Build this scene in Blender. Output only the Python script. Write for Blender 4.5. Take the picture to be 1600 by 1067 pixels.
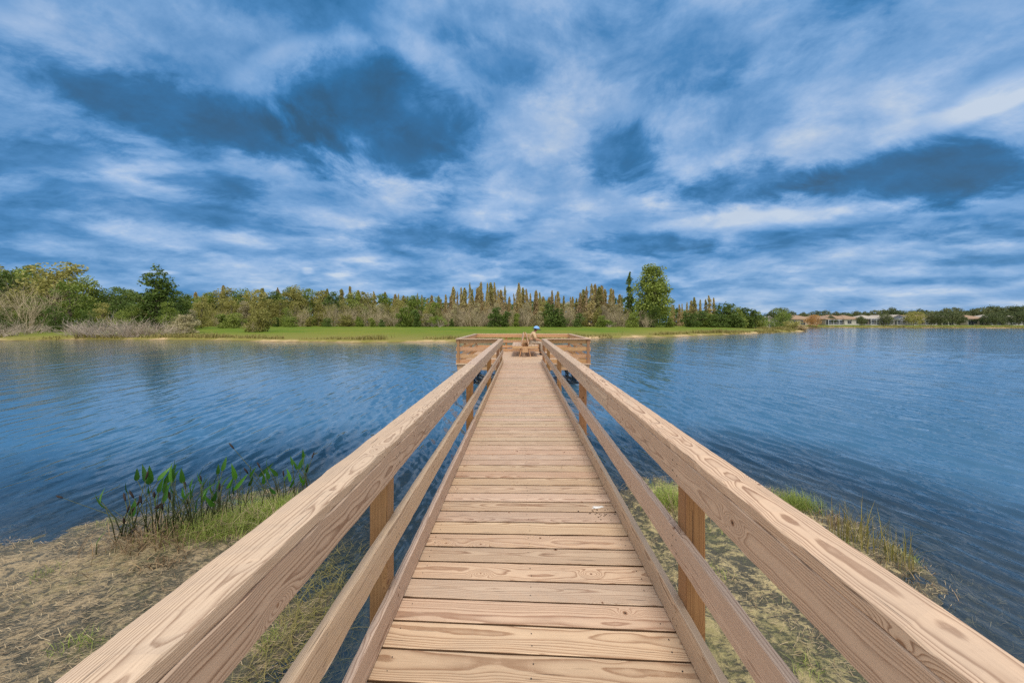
import bpy, math, random
import numpy as np
from mathutils import Vector, Matrix

R = math.radians
random.seed(7)
rng = np.random.default_rng(7)
scene = bpy.context.scene
for o in list(bpy.data.objects):
    bpy.data.objects.remove(o)
COL = scene.collection

# ------------------------------------------------------------------ camera, light, exposure
EYE = 1.5            # camera height above the deck (deck top is z = 0)
FPX = 527.0          # focal length in photo pixels (1600 wide)
CX, CY = 814.0, 503.0
cam = bpy.data.cameras.new("camera")
cam.sensor_width = 36.0
cam.lens = FPX / 1600.0 * 36.0
cam.shift_x = (800.0 - CX) / 1600.0
cam.shift_y = -(533.5 - CY) / 1600.0
cam.clip_start = 0.05
cam.clip_end = 3000.0
camo = bpy.data.objects.new("camera", cam)
camo.location = (0, 0, EYE)
camo.rotation_euler = (R(90), 0, 0)
COL.objects.link(camo)
scene.camera = camo
scene.view_settings.view_transform = 'Standard'
scene.view_settings.look = 'None'
scene.view_settings.exposure = 0.0
scene.view_settings.gamma = 1.0
scene.cycles.max_bounces = 8
scene.cycles.transparent_max_bounces = 16
scene.cycles.use_denoising = False

SUN_TO = Vector((0.06, -0.52, 1.0)).normalized()
sun = bpy.data.lights.new("sun", 'SUN')
sun.energy = 2.4
sun.angle = R(10)
sun.color = (1.0, 0.92, 0.82)
suno = bpy.data.objects.new("sun", sun)
suno.rotation_euler = SUN_TO.to_track_quat('Z', 'Y').to_euler()
COL.objects.link(suno)


class NT:
    """small helper round a node tree"""
    def __init__(self, tree):
        self.t = tree
        tree.nodes.clear()

    def n(self, typ, ins=None, **kw):
        nd = self.t.nodes.new(typ)
        for k, v in kw.items():
            setattr(nd, k, v)
        if ins:
            for k, v in ins.items():
                self.put(nd, k, v)
        return nd

    def put(self, nd, k, v):
        s = nd.inputs[k]
        if isinstance(v, bpy.types.NodeSocket):
            self.t.links.new(v, s)
        elif isinstance(v, bpy.types.Node):
            self.t.links.new(v.outputs[0], s)
        else:
            s.default_value = v

    def math(self, op, a, b=0.0, c=0.0, clamp=False):
        nd = self.n('ShaderNodeMath', {0: a, 1: b, 2: c}, operation=op)
        nd.use_clamp = clamp
        return nd.outputs[0]

    def vmath(self, op, a, b=(0, 0, 0)):
        nd = self.n('ShaderNodeVectorMath', {0: a, 1: b}, operation=op)
        return nd.outputs['Value'] if op in ('LENGTH', 'DOT_PRODUCT', 'DISTANCE') else nd.outputs[0]

    def mix(self, f, a, b, mode='MIX'):
        nd = self.n('ShaderNodeMix', data_type='RGBA', blend_type=mode)
        self.put(nd, 0, f)
        self.put(nd, 6, a if isinstance(a, (bpy.types.NodeSocket, bpy.types.Node)) or len(a) == 4 else (*a, 1))
        self.put(nd, 7, b if isinstance(b, (bpy.types.NodeSocket, bpy.types.Node)) or len(b) == 4 else (*b, 1))
        return nd.outputs[2]

    def noise(self, vec, scale=1.0, detail=4.0, rough=0.5, dist=0.0):
        nd = self.n('ShaderNodeTexNoise', {'Vector': vec, 'Scale': scale, 'Detail': detail, 'Roughness': rough, 'Distortion': dist})
        return nd.outputs[0]

    def ramp(self, f, stops, interp='LINEAR'):
        nd = self.n('ShaderNodeValToRGB', {0: f})
        cr = nd.color_ramp
        cr.interpolation = interp
        while len(cr.elements) > 1:
            cr.elements.remove(cr.elements[-1])
        cr.elements[0].position = stops[0][0]
        c = stops[0][1]
        cr.elements[0].color = (*c, 1) if not isinstance(c, (int, float)) else (c, c, c, 1)
        for p, c in stops[1:]:
            e = cr.elements.new(p)
            e.color = (*c, 1) if not isinstance(c, (int, float)) else (c, c, c, 1)
        return nd.outputs[0]

    def mapr(self, v, a, b, c=0.0, d=1.0, smooth=False):
        nd = self.n('ShaderNodeMapRange', {0: v, 1: a, 2: b, 3: c, 4: d})
        if smooth:
            nd.interpolation_type = 'SMOOTHSTEP'
        return nd.outputs[0]


def world_sky():
    w = bpy.data.worlds.new("World")
    scene.world = w
    w.use_nodes = True
    t = NT(w.node_tree)
    sky = t.n('ShaderNodeTexSky')
    sky.sky_type = 'NISHITA'
    sky.sun_disc = False
    sky.sun_elevation = math.asin(SUN_TO.z)
    sky.sun_rotation = math.atan2(SUN_TO.x, SUN_TO.y)
    tc = t.n('ShaderNodeTexCoord')
    d = tc.outputs['Generated']
    sx = t.n('ShaderNodeSeparateXYZ', {0: d})
    X, Y, Z = sx.outputs
    zz = t.math('MAXIMUM', Z, 0.0)
    # cloud deck coordinates: a flat layer seen from below
    inv = t.math('DIVIDE', 1.0, t.math('ADD', zz, 0.27))
    P = t.n('ShaderNodeCombineXYZ', {0: t.math('MULTIPLY', X, inv), 1: t.math('MULTIPLY', Y, inv), 2: 3.7}).outputs[0]
    vcl = t.n('ShaderNodeTexVoronoi', {'Vector': t.vmath('ADD', P, t.n('ShaderNodeVectorMath', {0: t.n('ShaderNodeTexNoise', {'Vector': P, 'Scale': 5.0, 'Detail': 6.0, 'Roughness': 0.6}).outputs[1], 3: 0.45}, operation='SCALE').outputs[0]), 'Scale': 3.6, 'Smoothness': 0.7}, feature='SMOOTH_F1').outputs['Distance']
    warp = t.n('ShaderNodeTexNoise', {'Vector': P, 'Scale': 0.9, 'Detail': 3.0})
    wv = t.vmath('SUBTRACT', warp.outputs[1], (0.5, 0.5, 0.5))
    Pw = t.vmath('ADD', P, t.n('ShaderNodeVectorMath', {0: wv, 3: 0.7}, operation='SCALE').outputs[0])
    # streaks: stretch the layer along one wind direction
    mp = t.n('ShaderNodeMapping', {'Vector': Pw, 'Rotation': (0, 0, R(24)), 'Scale': (0.85, 1.12, 1)}).outputs[0]
    big = t.noise(mp, 1.9, 9, 0.58)
    fine = t.noise(mp, 4.6, 10, 0.65)
    # direction on the +Y side of the dome
    yy = t.math('MAXIMUM', Y, 0.08)
    G0 = t.n('ShaderNodeCombineXYZ', {0: t.math('DIVIDE', X, yy), 1: t.math('DIVIDE', Z, yy), 2: 0.0}).outputs[0]
    wn = t.n('ShaderNodeTexNoise', {'Vector': mp, 'Scale': 1.6, 'Detail': 6.0, 'Roughness': 0.6})
    wv2 = t.vmath('SUBTRACT', wn.outputs[1], (0.5, 0.5, 0.5))
    zfade = t.mapr(G0 if False else t.math('DIVIDE', Z, yy), 0.0, 0.6, 0.12, 1.0)
    sc = t.n('ShaderNodeVectorMath', {0: wv2, 3: t.math('MULTIPLY', zfade, 0.22)}, operation='SCALE').outputs[0]
    sc = t.n('ShaderNodeVectorMath', {0: sc, 1: (1, 0.8, 0)}, operation='MULTIPLY').outputs[0]
    G = t.vmath('ADD', G0, sc)
    blobs = [  # px, py, rx, ry, rotation (deg, image clockwise +), weight (<0 dark)
        (610, 205, 150, 100, 25, -0.50), (560, 140, 90, 55, 40, -0.15), (640, 245, 80, 45, 10, -0.15),
        (260, 165, 330, 55, 17, -0.42), (60, 110, 180, 70, 20, -0.2), (380, 205, 110, 35, 14, -0.22),
        (50, 245, 170, 38, -4, -0.34), (215, 240, 60, 12, 4, -0.15),
        (330, 292, 100, 22, 8, -0.36), (270, 340, 230, 26, 4, -0.22), (110, 392, 230, 14, 2, -0.16),
        (960, 235, 85, 52, -10, -0.46), (1030, 290, 50, 24, 0, -0.15),
        (1180, 285, 160, 42, -9, -0.55), (1430, 275, 270, 50, -5, -0.60), (1560, 240, 130, 60, -4, -0.15),
        (1010, 380, 110, 22, 2, -0.3), (1270, 365, 200, 20, -6, -0.16), (1540, 368, 110, 16, -3, -0.26), (1550, 405, 120, 10, 0, -0.18),
        (660, 372, 170, 22, 3, -0.24), (1100, 60, 280, 75, -8, -0.2), (640, 25, 260, 45, 5, -0.2), (780, 95, 120, 40, 20, -0.16),
        (1200, 445, 260, 10, 0, -0.1), (850, 412, 120, 8, 0, -0.16), (180, 60, 150, 50, 28, -0.12),
        (1560, 150, 130, 30, -24, 0.28), (455, 105, 100, 38, -15, 0.26), (60, 60, 110, 32, 25, 0.14),
        (660, 90, 110, 30, 35, 0.18), (1400, 332, 280, 18, -5, 0.24), (1480, 190, 130, 22, -18, 0.14),
        (880, 140, 70, 60, 0, -0.08), (560, 402, 40, 8, 0, 0.22), (930, 415, 70, 12, 0, 0.2), (545, 255, 60, 14, 10, 0.15),
        (300, 262, 160, 16, 6, 0.12), (1130, 345, 150, 16, -6, 0.26), (1500, 420, 160, 12, 0, 0.22), (700, 300, 180, 18, 5, 0.18), (200, 275, 220, 16, 3, 0.14), (870, 330, 160, 30, 0, 0.12), (250, 425, 32, 5, 3, 0.28), (480, 424, 14, 5, 0, 0.25), (525, 427, 26, 4, 0, 0.2),
        (1420, 455, 170, 10, 0, 0.30), (1200, 470, 500, 12, 0, 0.08), (640, 455, 60, 6, 0, 0.15),
    ]
    edge = t.math('ADD', t.math('MULTIPLY_ADD', fine, 1.3, -0.65), t.math('MULTIPLY_ADD', big, 0.9, -0.45))
    acc = None
    for px, py, rx, ry, rot, wgt in blobs:
        mpn = t.n('ShaderNodeMapping', {'Vector': G, 'Location': ((px - CX) / FPX, (CY - py) / FPX, 0),
                                        'Rotation': (0, 0, R(-rot)), 'Scale': (rx / FPX, ry / FPX, 1)}, vector_type='TEXTURE').outputs[0]
        ln = t.math('ADD', t.vmath('LENGTH', mpn), edge)
        v = t.mapr(ln, 1.18, 0.48, 0.0, wgt, True)
        acc = v if acc is None else t.math('ADD', acc, v)
    side = t.mapr(Y, 0.02, 0.2, 0, 1, True)
    acc = t.math('MULTIPLY', acc, t.math('MULTIPLY', side, 0.86))
    v = t.math('ADD', t.math('MULTIPLY_ADD', big, 0.95, 0.16), acc)
    v = t.math('ADD', v, t.math('MULTIPLY_ADD', fine, 0.66, -0.33))
    v = t.math('ADD', v, t.math('MULTIPLY_ADD', vcl, -0.62, 0.27))
    # rows of small far clouds low over the horizon, seen edge on
    lowc = t.noise(t.n('ShaderNodeMapping', {'Vector': G0, 'Location': (3.1, 7.7, 0), 'Scale': (4.2, 17.0, 1)}).outputs[0], 1.0, 8, 0.6, 0.3)
    v = t.math('ADD', v, t.math('MULTIPLY', t.math('MULTIPLY_ADD', lowc, 1.4, -0.80), t.mapr(Z, 0.02, 0.34, 0.62, 0.0, True)))
    hz = t.mapr(Z, 0.0, 0.16, 1.0, 0.0, True)      # clouds thin out and even out towards the horizon
    v = t.mix(t.math('MULTIPLY', hz, 0.25), t.n('ShaderNodeCombineXYZ', {0: v, 1: v, 2: v}).outputs[0], (0.66, 0.66, 0.66))
    v = t.mapr(v, -0.35, 1.05, 0.0, 1.0)
    colr = t.ramp(v, [(0.08, (0.034, 0.110, 0.215)), (0.24, (0.032, 0.138, 0.300)), (0.37, (0.034, 0.170, 0.385)), (0.51, (0.075, 0.255, 0.545)),
                      (0.66, (0.200, 0.395, 0.700)), (0.80, (0.36, 0.53, 0.80)), (0.96, (0.60, 0.70, 0.84))])
    # added fill light: unseen sky behind, beside and overhead turned bright white
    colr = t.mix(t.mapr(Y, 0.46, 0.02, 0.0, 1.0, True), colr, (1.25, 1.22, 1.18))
    cover = t.mapr(big, 0.3, 0.7, 0.94, 0.82)
    bg1 = t.n('ShaderNodeBackground', {'Color': sky.outputs[0], 'Strength': 0.09})
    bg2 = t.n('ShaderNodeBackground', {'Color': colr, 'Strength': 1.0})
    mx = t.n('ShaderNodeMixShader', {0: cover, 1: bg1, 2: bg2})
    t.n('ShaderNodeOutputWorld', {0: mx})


world_sky()

# ------------------------------------------------------------------ helpers
WATER = -0.80


def at(px, py, z=WATER):
    """photo pixel -> point on the level plane z"""
    Y = FPX * (EYE - z) / (py - CY)
    return ((px - CX) / FPX * Y, Y)


def tag(o, label=None, cat=None, group=None, kind=None):
    if label: o['label'] = label
    if cat: o['category'] = cat
    if group: o['group'] = group
    if kind: o['kind'] = kind
    return o


def empty(name, loc=(0, 0, 0), rz=0.0, **kw):
    o = bpy.data.objects.new(name, None)
    o.empty_display_size = 0.2
    o.location = loc
    o.rotation_euler = (0, 0, rz)
    COL.objects.link(o)
    return tag(o, **kw)


def link(name, me, parent=None, mats=()):
    o = bpy.data.objects.new(name, me)
    for m in mats:
        if m.name not in [x.name for x in me.materials if x]:
            me.materials.append(m)
    COL.objects.link(o)
    if parent: o.parent = parent
    return o


def copy_tree(o, parent=None):
    c = o.copy()
    COL.objects.link(c)
    c.parent = parent
    for ch in [x for x in bpy.data.objects if x.parent == o]:
        copy_tree(ch, c)
    return c


def mesh_np(name, co, quads=None, tris=None, attrs=None, smooth=True, mat_idx=None):
    me = bpy.data.meshes.new(name)
    co = np.asarray(co, dtype=np.float32)
    nv = len(co)
    me.vertices.add(nv)
    me.vertices.foreach_set('co', co.ravel())
    loops, starts, totals = [], [], []
    off = 0
    for f, k in ((quads, 4), (tris, 3)):
        if f is None or len(f) == 0:
            continue
        f = np.asarray(f, dtype=np.int32)
        loops.append(f.ravel())
        starts.append(off + np.arange(len(f), dtype=np.int32) * k)
        totals.append(np.full(len(f), k, dtype=np.int32))
        off += len(f) * k
    loops = np.concatenate(loops); starts = np.concatenate(starts); totals = np.concatenate(totals)
    me.loops.add(len(loops))
    me.loops.foreach_set('vertex_index', loops)
    me.polygons.add(len(starts))
    me.polygons.foreach_set('loop_start', starts)
    me.polygons.foreach_set('loop_total', totals)
    me.polygons.foreach_set('use_smooth', np.full(len(starts), smooth, dtype=bool))
    if mat_idx is not None:
        me.polygons.foreach_set('material_index', np.asarray(mat_idx, dtype=np.int32))
    if attrs:
        for k, v in attrs.items():
            v = np.asarray(v, dtype=np.float32)
            if v.ndim == 1:
                a = me.attributes.new(k, 'FLOAT', 'POINT'); a.data.foreach_set('value', v)
            else:
                a = me.attributes.new(k, 'FLOAT_VECTOR', 'POINT'); a.data.foreach_set('vector', v.ravel())
    me.update(calc_edges=True)
    me.validate()
    return me


class MB:
    """collects pieces of geometry into ONE mesh"""
    def __init__(self):
        self.v = []; self.f = []; self.g = []; self.s = []; self.m = []

    def add(self, vs, fs, grain=None, seed=0.0, mi=0):
        b = len(self.v)
        self.v += [tuple(p) for p in vs]
        self.g += [tuple(p) for p in (grain if grain is not None else vs)]
        self.s += [seed] * len(vs)
        for f in fs:
            self.f.append([b + i for i in f]); self.m.append(mi)

    def build(self, name, mats, parent=None, smooth=False):
        me = bpy.data.meshes.new(name)
        me.from_pydata(self.v, [], self.f)
        a = me.attributes.new('grain', 'FLOAT_VECTOR', 'POINT')
        a.data.foreach_set('vector', np.asarray(self.g, dtype=np.float32).ravel())
        a = me.attributes.new('seed', 'FLOAT', 'POINT')
        a.data.foreach_set('value', np.asarray(self.s, dtype=np.float32))
        me.polygons.foreach_set('material_index', np.asarray(self.m, dtype=np.int32))
        me.polygons.foreach_set('use_smooth', np.full(len(self.f), smooth))
        me.update()
        if not isinstance(mats, (list, tuple)): mats = [mats]
        return link(name, me, parent, mats)

    def box(self, x0, x1, y0, y1, z0, z1, mi=0, seed=0.0):
        vs = [(x, y, z) for z in (z0, z1) for y in (y0, y1) for x in (x0, x1)]
        self.add(vs, [(0, 2, 3, 1), (4, 5, 7, 6), (0, 1, 5, 4), (2, 6, 7, 3), (0, 4, 6, 2), (1, 3, 7, 5)], seed=seed, mi=mi)

    def beam(self, p0, p1, S, T, w0, t, w1=None, r=0.004, seg=0.12, jit=0.0006, seed=None, mi=0, side=None):
        """a sawn board from p0 to p1; S = width direction, T = thickness direction"""
        p0 = Vector(p0); p1 = Vector(p1); S = Vector(S).normalized(); T = Vector(T).normalized()
        w1 = w0 if w1 is None else w1
        seed = random.uniform(0, 100) if seed is None else seed
        L = (p1 - p0).length
        n = max(1, int(L / seg)) if seg else 1
        q = [(-1, -1), (1, -1), (1, 1), (-1, 1)]
        sec = []
        for (a, b) in q:
            k = 0.3
            if a * b > 0:
                sec += [(a, b, 0, 1), (a, b, k, k), (a, b, 1, 0)] if b < 0 else [(a, b, 1, 0), (a, b, k, k), (a, b, 0, 1)]
                # order fixed below
            else:
                sec += [(a, b, 1, 0), (a, b, k, k), (a, b, 0, 1)]
        # build explicit ring (counter-clockwise)
        ring = []
        def corner(a, b, first):
            pts = [(1, 0), (0.3, 0.3), (0, 1)]
            if first == 'v': pts = pts[::-1]
            return [(a, b, px_, py_) for px_, py_ in pts]
        ring += corner(-1, -1, 'v') + corner(1, -1, 'h') + corner(1, 1, 'v') + corner(-1, 1, 'h')
        m = len(ring)
        vs, gs, fs = [], [], []
        for i in range(n + 1):
            f = i / n
            c = p0.lerp(p1, f)
            w = (w0 + (w1 - w0) * f)
            for (a, b, ix, iy) in ring:
                jx = random.gauss(0, jit); jy = random.gauss(0, jit)
                sv = a * (w / 2 - ix * r) + jx
                tv = b * (t / 2 - iy * r) + jy
                vs.append(c + S * sv + T * tv)
                gs.append((f * L, sv, tv))
        for i in range(n):
            for j in range(m):
                k = (j + 1) % m
                fs.append((i * m + j, i * m + k, (i + 1) * m + k, (i + 1) * m + j))
        fs.append(tuple(range(m))[::-1])
        fs.append(tuple(n * m + j for j in range(m)))
        # outward orientation
        D = (p1 - p0).normalized()
        if S.cross(T).dot(D) < 0:
            fs = [tuple(reversed(f)) for f in fs]
        nf0 = len(self.f)
        self.add(vs, fs, gs, seed, mi)
        if side is not None:       # unweathered long edges take a darker material, with gap shade in its colour
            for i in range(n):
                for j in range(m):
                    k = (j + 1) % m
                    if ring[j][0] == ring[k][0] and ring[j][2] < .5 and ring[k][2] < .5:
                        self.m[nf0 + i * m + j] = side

    def tube(self, pts, rads, k=6, mi=0, seed=0.0, cap=True):
        pts = [Vector(p) for p in pts]
        vs, fs = [], []
        prev = None
        for i, p in enumerate(pts):
            d = (pts[min(i + 1, len(pts) - 1)] - pts[max(i - 1, 0)]).normalized()
            u = d.orthogonal().normalized() if prev is None else (prev - d * prev.dot(d)).normalized()
            prev = u
            w = d.cross(u)
            for j in range(k):
                a = 2 * math.pi * j / k
                vs.append(p + (u * math.cos(a) + w * math.sin(a)) * rads[i])
        for i in range(len(pts) - 1):
            for j in range(k):
                q = (j + 1) % k
                fs.append((i * k + j, i * k + q, (i + 1) * k + q, (i + 1) * k + j))
        if cap:
            fs.append(tuple(range(k))[::-1]); fs.append(tuple((len(pts) - 1) * k + j for j in range(k)))
        self.add(vs, fs, seed=seed, mi=mi)


def newmat(name):
    m = bpy.data.materials.new(name)
    m.use_nodes = True
    return m, NT(m.node_tree)


def out(t, sh, disp=None):
    o = t.n('ShaderNodeOutputMaterial', {0: sh})
    return o


def simple(name, col, rough=0.6, var=0.15, scale=6.0, spec=0.3, metal=0.0):
    m, t = newmat(name)
    tc = t.n('ShaderNodeTexCoord')
    n = t.noise(tc.outputs['Object'], scale, 5, 0.6)
    a = tuple(c * (1 - var) for c in col); b = tuple(min(1, c * (1 + var)) for c in col)
    c = t.mix(n, a, b)
    p = t.n('ShaderNodeBsdfPrincipled', {'Base Color': c, 'Roughness': rough, 'Metallic': metal, 'Specular IOR Level': spec})
    out(t, p)
    return m


# ------------------------------------------------------------------ materials
def wood_mat(name, early, late, knotc, ring=0.0075, rough=0.62, knots=0.5, weather=0.4, sat_dirt=(0.30, 0.25, 0.20)):
    m, t = newmat(name)
    g = t.n('ShaderNodeAttribute', attribute_name='grain').outputs['Vector']
    s = t.n('ShaderNodeAttribute', attribute_name='seed').outputs['Fac']
    wn = t.n('ShaderNodeTexWhiteNoise', {'W': s}, noise_dimensions='1D')
    r3 = t.n('ShaderNodeSeparateColor', {0: wn.outputs['Color']}).outputs
    sp = t.n('ShaderNodeSeparateXYZ', {0: g}).outputs
    u, v, w = sp
    off = t.n('ShaderNodeCombineXYZ', {0: t.math('MULTIPLY', s, 3.17), 1: t.math('MULTIPLY', s, 1.73), 2: s}).outputs[0]
    pith_a = t.math('MULTIPLY_ADD', r3[0], 0.13, -0.065)
    pith_b = t.math('MULTIPLY_ADD', r3[1], 0.10, 0.025)
    # knots
    q = t.n('ShaderNodeCombineXYZ', {0: u, 1: t.math('ADD', v, w), 2: 0.0}).outputs[0]
    q = t.vmath('ADD', q, off)
    vor = t.n('ShaderNodeTexVoronoi', {'Vector': q, 'Scale': 3.3, 'Randomness': 0.9}, voronoi_dimensions='2D')
    dv = t.vmath('SUBTRACT', q, t.n('ShaderNodeVectorMath', {0: vor.outputs['Position'], 3: 1.0}, operation='SCALE').outputs[0])
    kd = t.math('DIVIDE', vor.outputs['Distance'], 3.3)
    kr = t.n('ShaderNodeSeparateColor', {0: vor.outputs['Color']}).outputs
    kon = t.mapr(kr[0], 1 - knots, 1 - knots + 0.02, 0, 1)
    krad = t.math('MULTIPLY_ADD', kr[1], 0.009, 0.004)
    # stretched distance: swirl longer along the board
    mpk = t.n('ShaderNodeVectorMath', {0: dv, 1: (0.45, 1.0, 0.0)}, operation='MULTIPLY').outputs[0]
    kl = t.vmath('LENGTH', mpk)
    swirl = t.math('EXPONENT', t.math('MULTIPLY', t.math('POWER', t.math('DIVIDE', kl, 0.024), 2.0), -1.0))
    swirl = t.math('MULTIPLY', t.math('MULTIPLY', swirl, kon), 0.030)
    # slow wander of the log along the board
    gw = t.n('ShaderNodeVectorMath', {0: g, 1: (0.9, 4.0, 4.0)}, operation='MULTIPLY').outputs[0]
    gw = t.vmath('ADD', gw, off)
    n1 = t.noise(gw, 1.0, 2.0, 0.45)
    gw2 = t.n('ShaderNodeVectorMath', {0: g, 1: (5.0, 30.0, 30.0)}, operation='MULTIPLY').outputs[0]
    gw2 = t.vmath('ADD', gw2, off)
    n2 = t.noise(gw2, 1.0, 3.0, 0.55)
    va = t.math('SUBTRACT', v, pith_a); wb = t.math('ADD', w, pith_b)
    rr = t.math('SQRT', t.math('ADD', t.math('MULTIPLY', va, va), t.math('MULTIPLY', wb, wb)))
    rr = t.math('MULTIPLY_ADD', n1, 0.055, rr)
    rr = t.math('MULTIPLY_ADD', n2, 0.0035, rr)
    rr = t.math('ADD', rr, swirl)
    # uneven ring widths
    rn = t.n('ShaderNodeTexNoise', {'W': t.math('MULTIPLY_ADD', rr, 45.0, s), 'Scale': 1.0, 'Detail': 1.0}, noise_dimensions='1D').outputs[0]
    ph = t.math('ADD', t.math('DIVIDE', rr, ring), t.math('MULTIPLY', rn, 2.2))
    fr = t.math('FRACT', ph)
    band = t.ramp(fr, [(0.0, 0.05), (0.08, 0.0), (0.45, 0.08), (0.66, 0.45), (0.82, 1.0), (0.92, 0.95), (1.0, 0.05)])
    # fibres
    gf = t.n('ShaderNodeVectorMath', {0: g, 1: (5.0, 210.0, 210.0)}, operation='MULTIPLY').outputs[0]
    nf = t.noise(t.vmath('ADD', gf, off), 1.0, 2.0, 0.6)
    gm = t.n('ShaderNodeVectorMath', {0: g, 1: (2.0, 14.0, 14.0)}, operation='MULTIPLY').outputs[0]
    nm = t.noise(t.vmath('ADD', gm, off), 1.0, 4.0, 0.6)
    bs = t.math('MULTIPLY', band, t.mapr(nm, 0.3, 0.7, 0.7, 1.0))
    col = t.mix(bs, early, late)
    col = t.mix(t.mapr(nf, 0.25, 0.75, 0.0, 0.42), col, tuple(c * 0.62 for c in early))
    # broad weathering
    gb = t.n('ShaderNodeVectorMath', {0: g, 1: (1.3, 5.0, 5.0)}, operation='MULTIPLY').outputs[0]
    nb = t.noise(t.vmath('ADD', gb, off), 1.0, 5.0, 0.62)
    col = t.mix(t.mapr(nb, 0.52, 0.78, 0.0, weather), col, sat_dirt)
    # board to board tone
    tone = t.math('MULTIPLY_ADD', r3[2], 0.20, 0.88)
    hs = t.n('ShaderNodeHueSaturation', {'Hue': t.math('MULTIPLY_ADD', r3[0], 0.018, 0.491), 'Saturation': t.math('MULTIPLY_ADD', r3[1], 0.2, 0.88), 'Value': tone, 'Color': col})
    col = hs.outputs[0]
    # knot core
    core = t.math('MULTIPLY', t.mapr(t.math('DIVIDE', kd, krad), 0.85, 1.12, 1.0, 0.0), kon)
    heart = t.math('MULTIPLY', t.mapr(t.math('DIVIDE', kd, krad), 0.30, 0.55, 1.0, 0.0), kon)
    col = t.mix(t.math('MULTIPLY', core, 0.75), col, knotc)
    col = t.mix(t.math('MULTIPLY', heart, t.mapr(kr[2], 0.35, 0.5, 0, 0.95)), col, (0.02, 0.012, 0.008))
    # drying checks
    gc = t.n('ShaderNodeVectorMath', {0: g, 1: (3.0, 130.0, 130.0)}, operation='MULTIPLY').outputs[0]
    nc = t.noise(t.vmath('ADD', gc, off), 1.0, 1.0, 0.5)
    chk = t.mapr(nc, 0.72, 0.76, 0.0, 0.8)
    col = t.mix(chk, col, (0.07, 0.04, 0.025))
    h = t.math('ADD', t.math('MULTIPLY', bs, -0.35), t.math('MULTIPLY', nf, 0.25))
    h = t.math('ADD', h, t.math('MULTIPLY', chk, -1.5))
    h = t.math('ADD', h, t.math('MULTIPLY', core, -0.6))
    bp = t.n('ShaderNodeBump', {'Height': h, 'Strength': 0.55, 'Distance': 0.0016})
    p = t.n('ShaderNodeBsdfPrincipled', {'Base Color': col, 'Roughness': rough, 'Specular IOR Level': 0.35, 'Normal': bp.outputs[0]})
    out(t, p)
    return m


M = {}
M['wood'] = wood_mat('weathered_pine', (0.65, 0.475, 0.335), (0.22, 0.112, 0.060), (0.20, 0.09, 0.04), ring=0.0046)
M['deckwood'] = wood_mat('decking_pine', (0.64, 0.465, 0.32), (0.27, 0.140, 0.078), (0.22, 0.10, 0.045), ring=0.0052, knots=0.5, weather=0.3)
M['post'] = wood_mat('treated_post', (0.40, 0.205, 0.08), (0.19, 0.08, 0.028), (0.12, 0.045, 0.015), ring=0.007, weather=0.2, sat_dirt=(0.14, 0.075, 0.035))
M['frame'] = wood_mat('treated_lumber', (0.60, 0.36, 0.18), (0.36, 0.175, 0.075), (0.16, 0.07, 0.025), ring=0.008, weather=0.2, sat_dirt=(0.2, 0.12, 0.06))
M['edge'] = simple('gap_shade_edge', (0.10, 0.055, 0.028), 0.9, 0.4, 12)  # raw edge brown, darkened to paint in the shade of the deck gaps
M['pile'] = simple('pile_wood', (0.10, 0.075, 0.05), 0.85, 0.4, 9)
M['screw'] = simple('screw_steel', (0.09, 0.08, 0.07), 0.5, 0.2, 30, metal=0.6)


def leaf_mat(name, ca, cb, cc=None, rough=0.55, trans=0.25, bright=1.0):
    """ca..cb by the leaf's own tint, with a drift of cc between whole plants"""
    m, t = newmat(name)
    a = t.n('ShaderNodeAttribute', attribute_name='tint').outputs['Fac']
    oi = t.n('ShaderNodeObjectInfo').outputs['Random']
    c = t.mix(a, ca, cb)
    if cc:
        c = t.mix(t.mapr(oi, 0.0, 1.0, 0.0, 0.65), c, cc)
    hs = t.n('ShaderNodeHueSaturation', {'Hue': 0.5, 'Saturation': 1.0, 'Value': t.math('MULTIPLY_ADD', oi, 0.45 * bright, 0.92 * bright), 'Color': c})
    p = t.n('ShaderNodeBsdfPrincipled', {'Base Color': hs.outputs[0], 'Roughness': rough, 'Specular IOR Level': 0.25})
    tr = t.n('ShaderNodeBsdfTranslucent', {'Color': hs.outputs[0]})
    mx = t.n('ShaderNodeMixShader', {0: trans, 1: p, 2: tr})
    out(t, mx)
    return m


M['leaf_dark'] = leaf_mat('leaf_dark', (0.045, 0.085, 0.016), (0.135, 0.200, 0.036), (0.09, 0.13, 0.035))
M['leaf_mid'] = leaf_mat('leaf_mid', (0.095, 0.155, 0.022), (0.240, 0.310, 0.055), (0.21, 0.23, 0.06))
M['leaf_olive'] = leaf_mat('leaf_olive', (0.17, 0.175, 0.04), (0.36, 0.335, 0.10), (0.27, 0.25, 0.08))
M['leaf_grey'] = leaf_mat('leaf_grey', (0.26, 0.23, 0.14), (0.48, 0.42, 0.28), (0.33, 0.31, 0.14))
M['leaf_rust'] = leaf_mat('leaf_rust', (0.50, 0.36, 0.25), (0.42, 0.33, 0.15), (0.34, 0.32, 0.12))
M['leaf_cyp'] = leaf_mat('leaf_cyp', (0.48, 0.38, 0.26), (0.27, 0.29, 0.07), (0.38, 0.30, 0.14))
M['leaf_orange'] = leaf_mat('leaf_orange', (0.36, 0.20, 0.07), (0.50, 0.31, 0.12))
M['leaf_far'] = leaf_mat('leaf_far', (0.055, 0.085, 0.035), (0.14, 0.18, 0.065), (0.13, 0.13, 0.06))
M['bark'] = simple('bark', (0.20, 0.165, 0.13), 0.9, 0.35, 4)
M['bark_pale'] = simple('bark_pale', (0.34, 0.29, 0.245), 0.9, 0.3, 5)
M['twig'] = simple('twig_grey', (0.38, 0.32, 0.255), 0.9, 0.25, 2)
M['twig_tan'] = simple('twig_tan', (0.42, 0.35, 0.24), 0.9, 0.25, 2)
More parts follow.
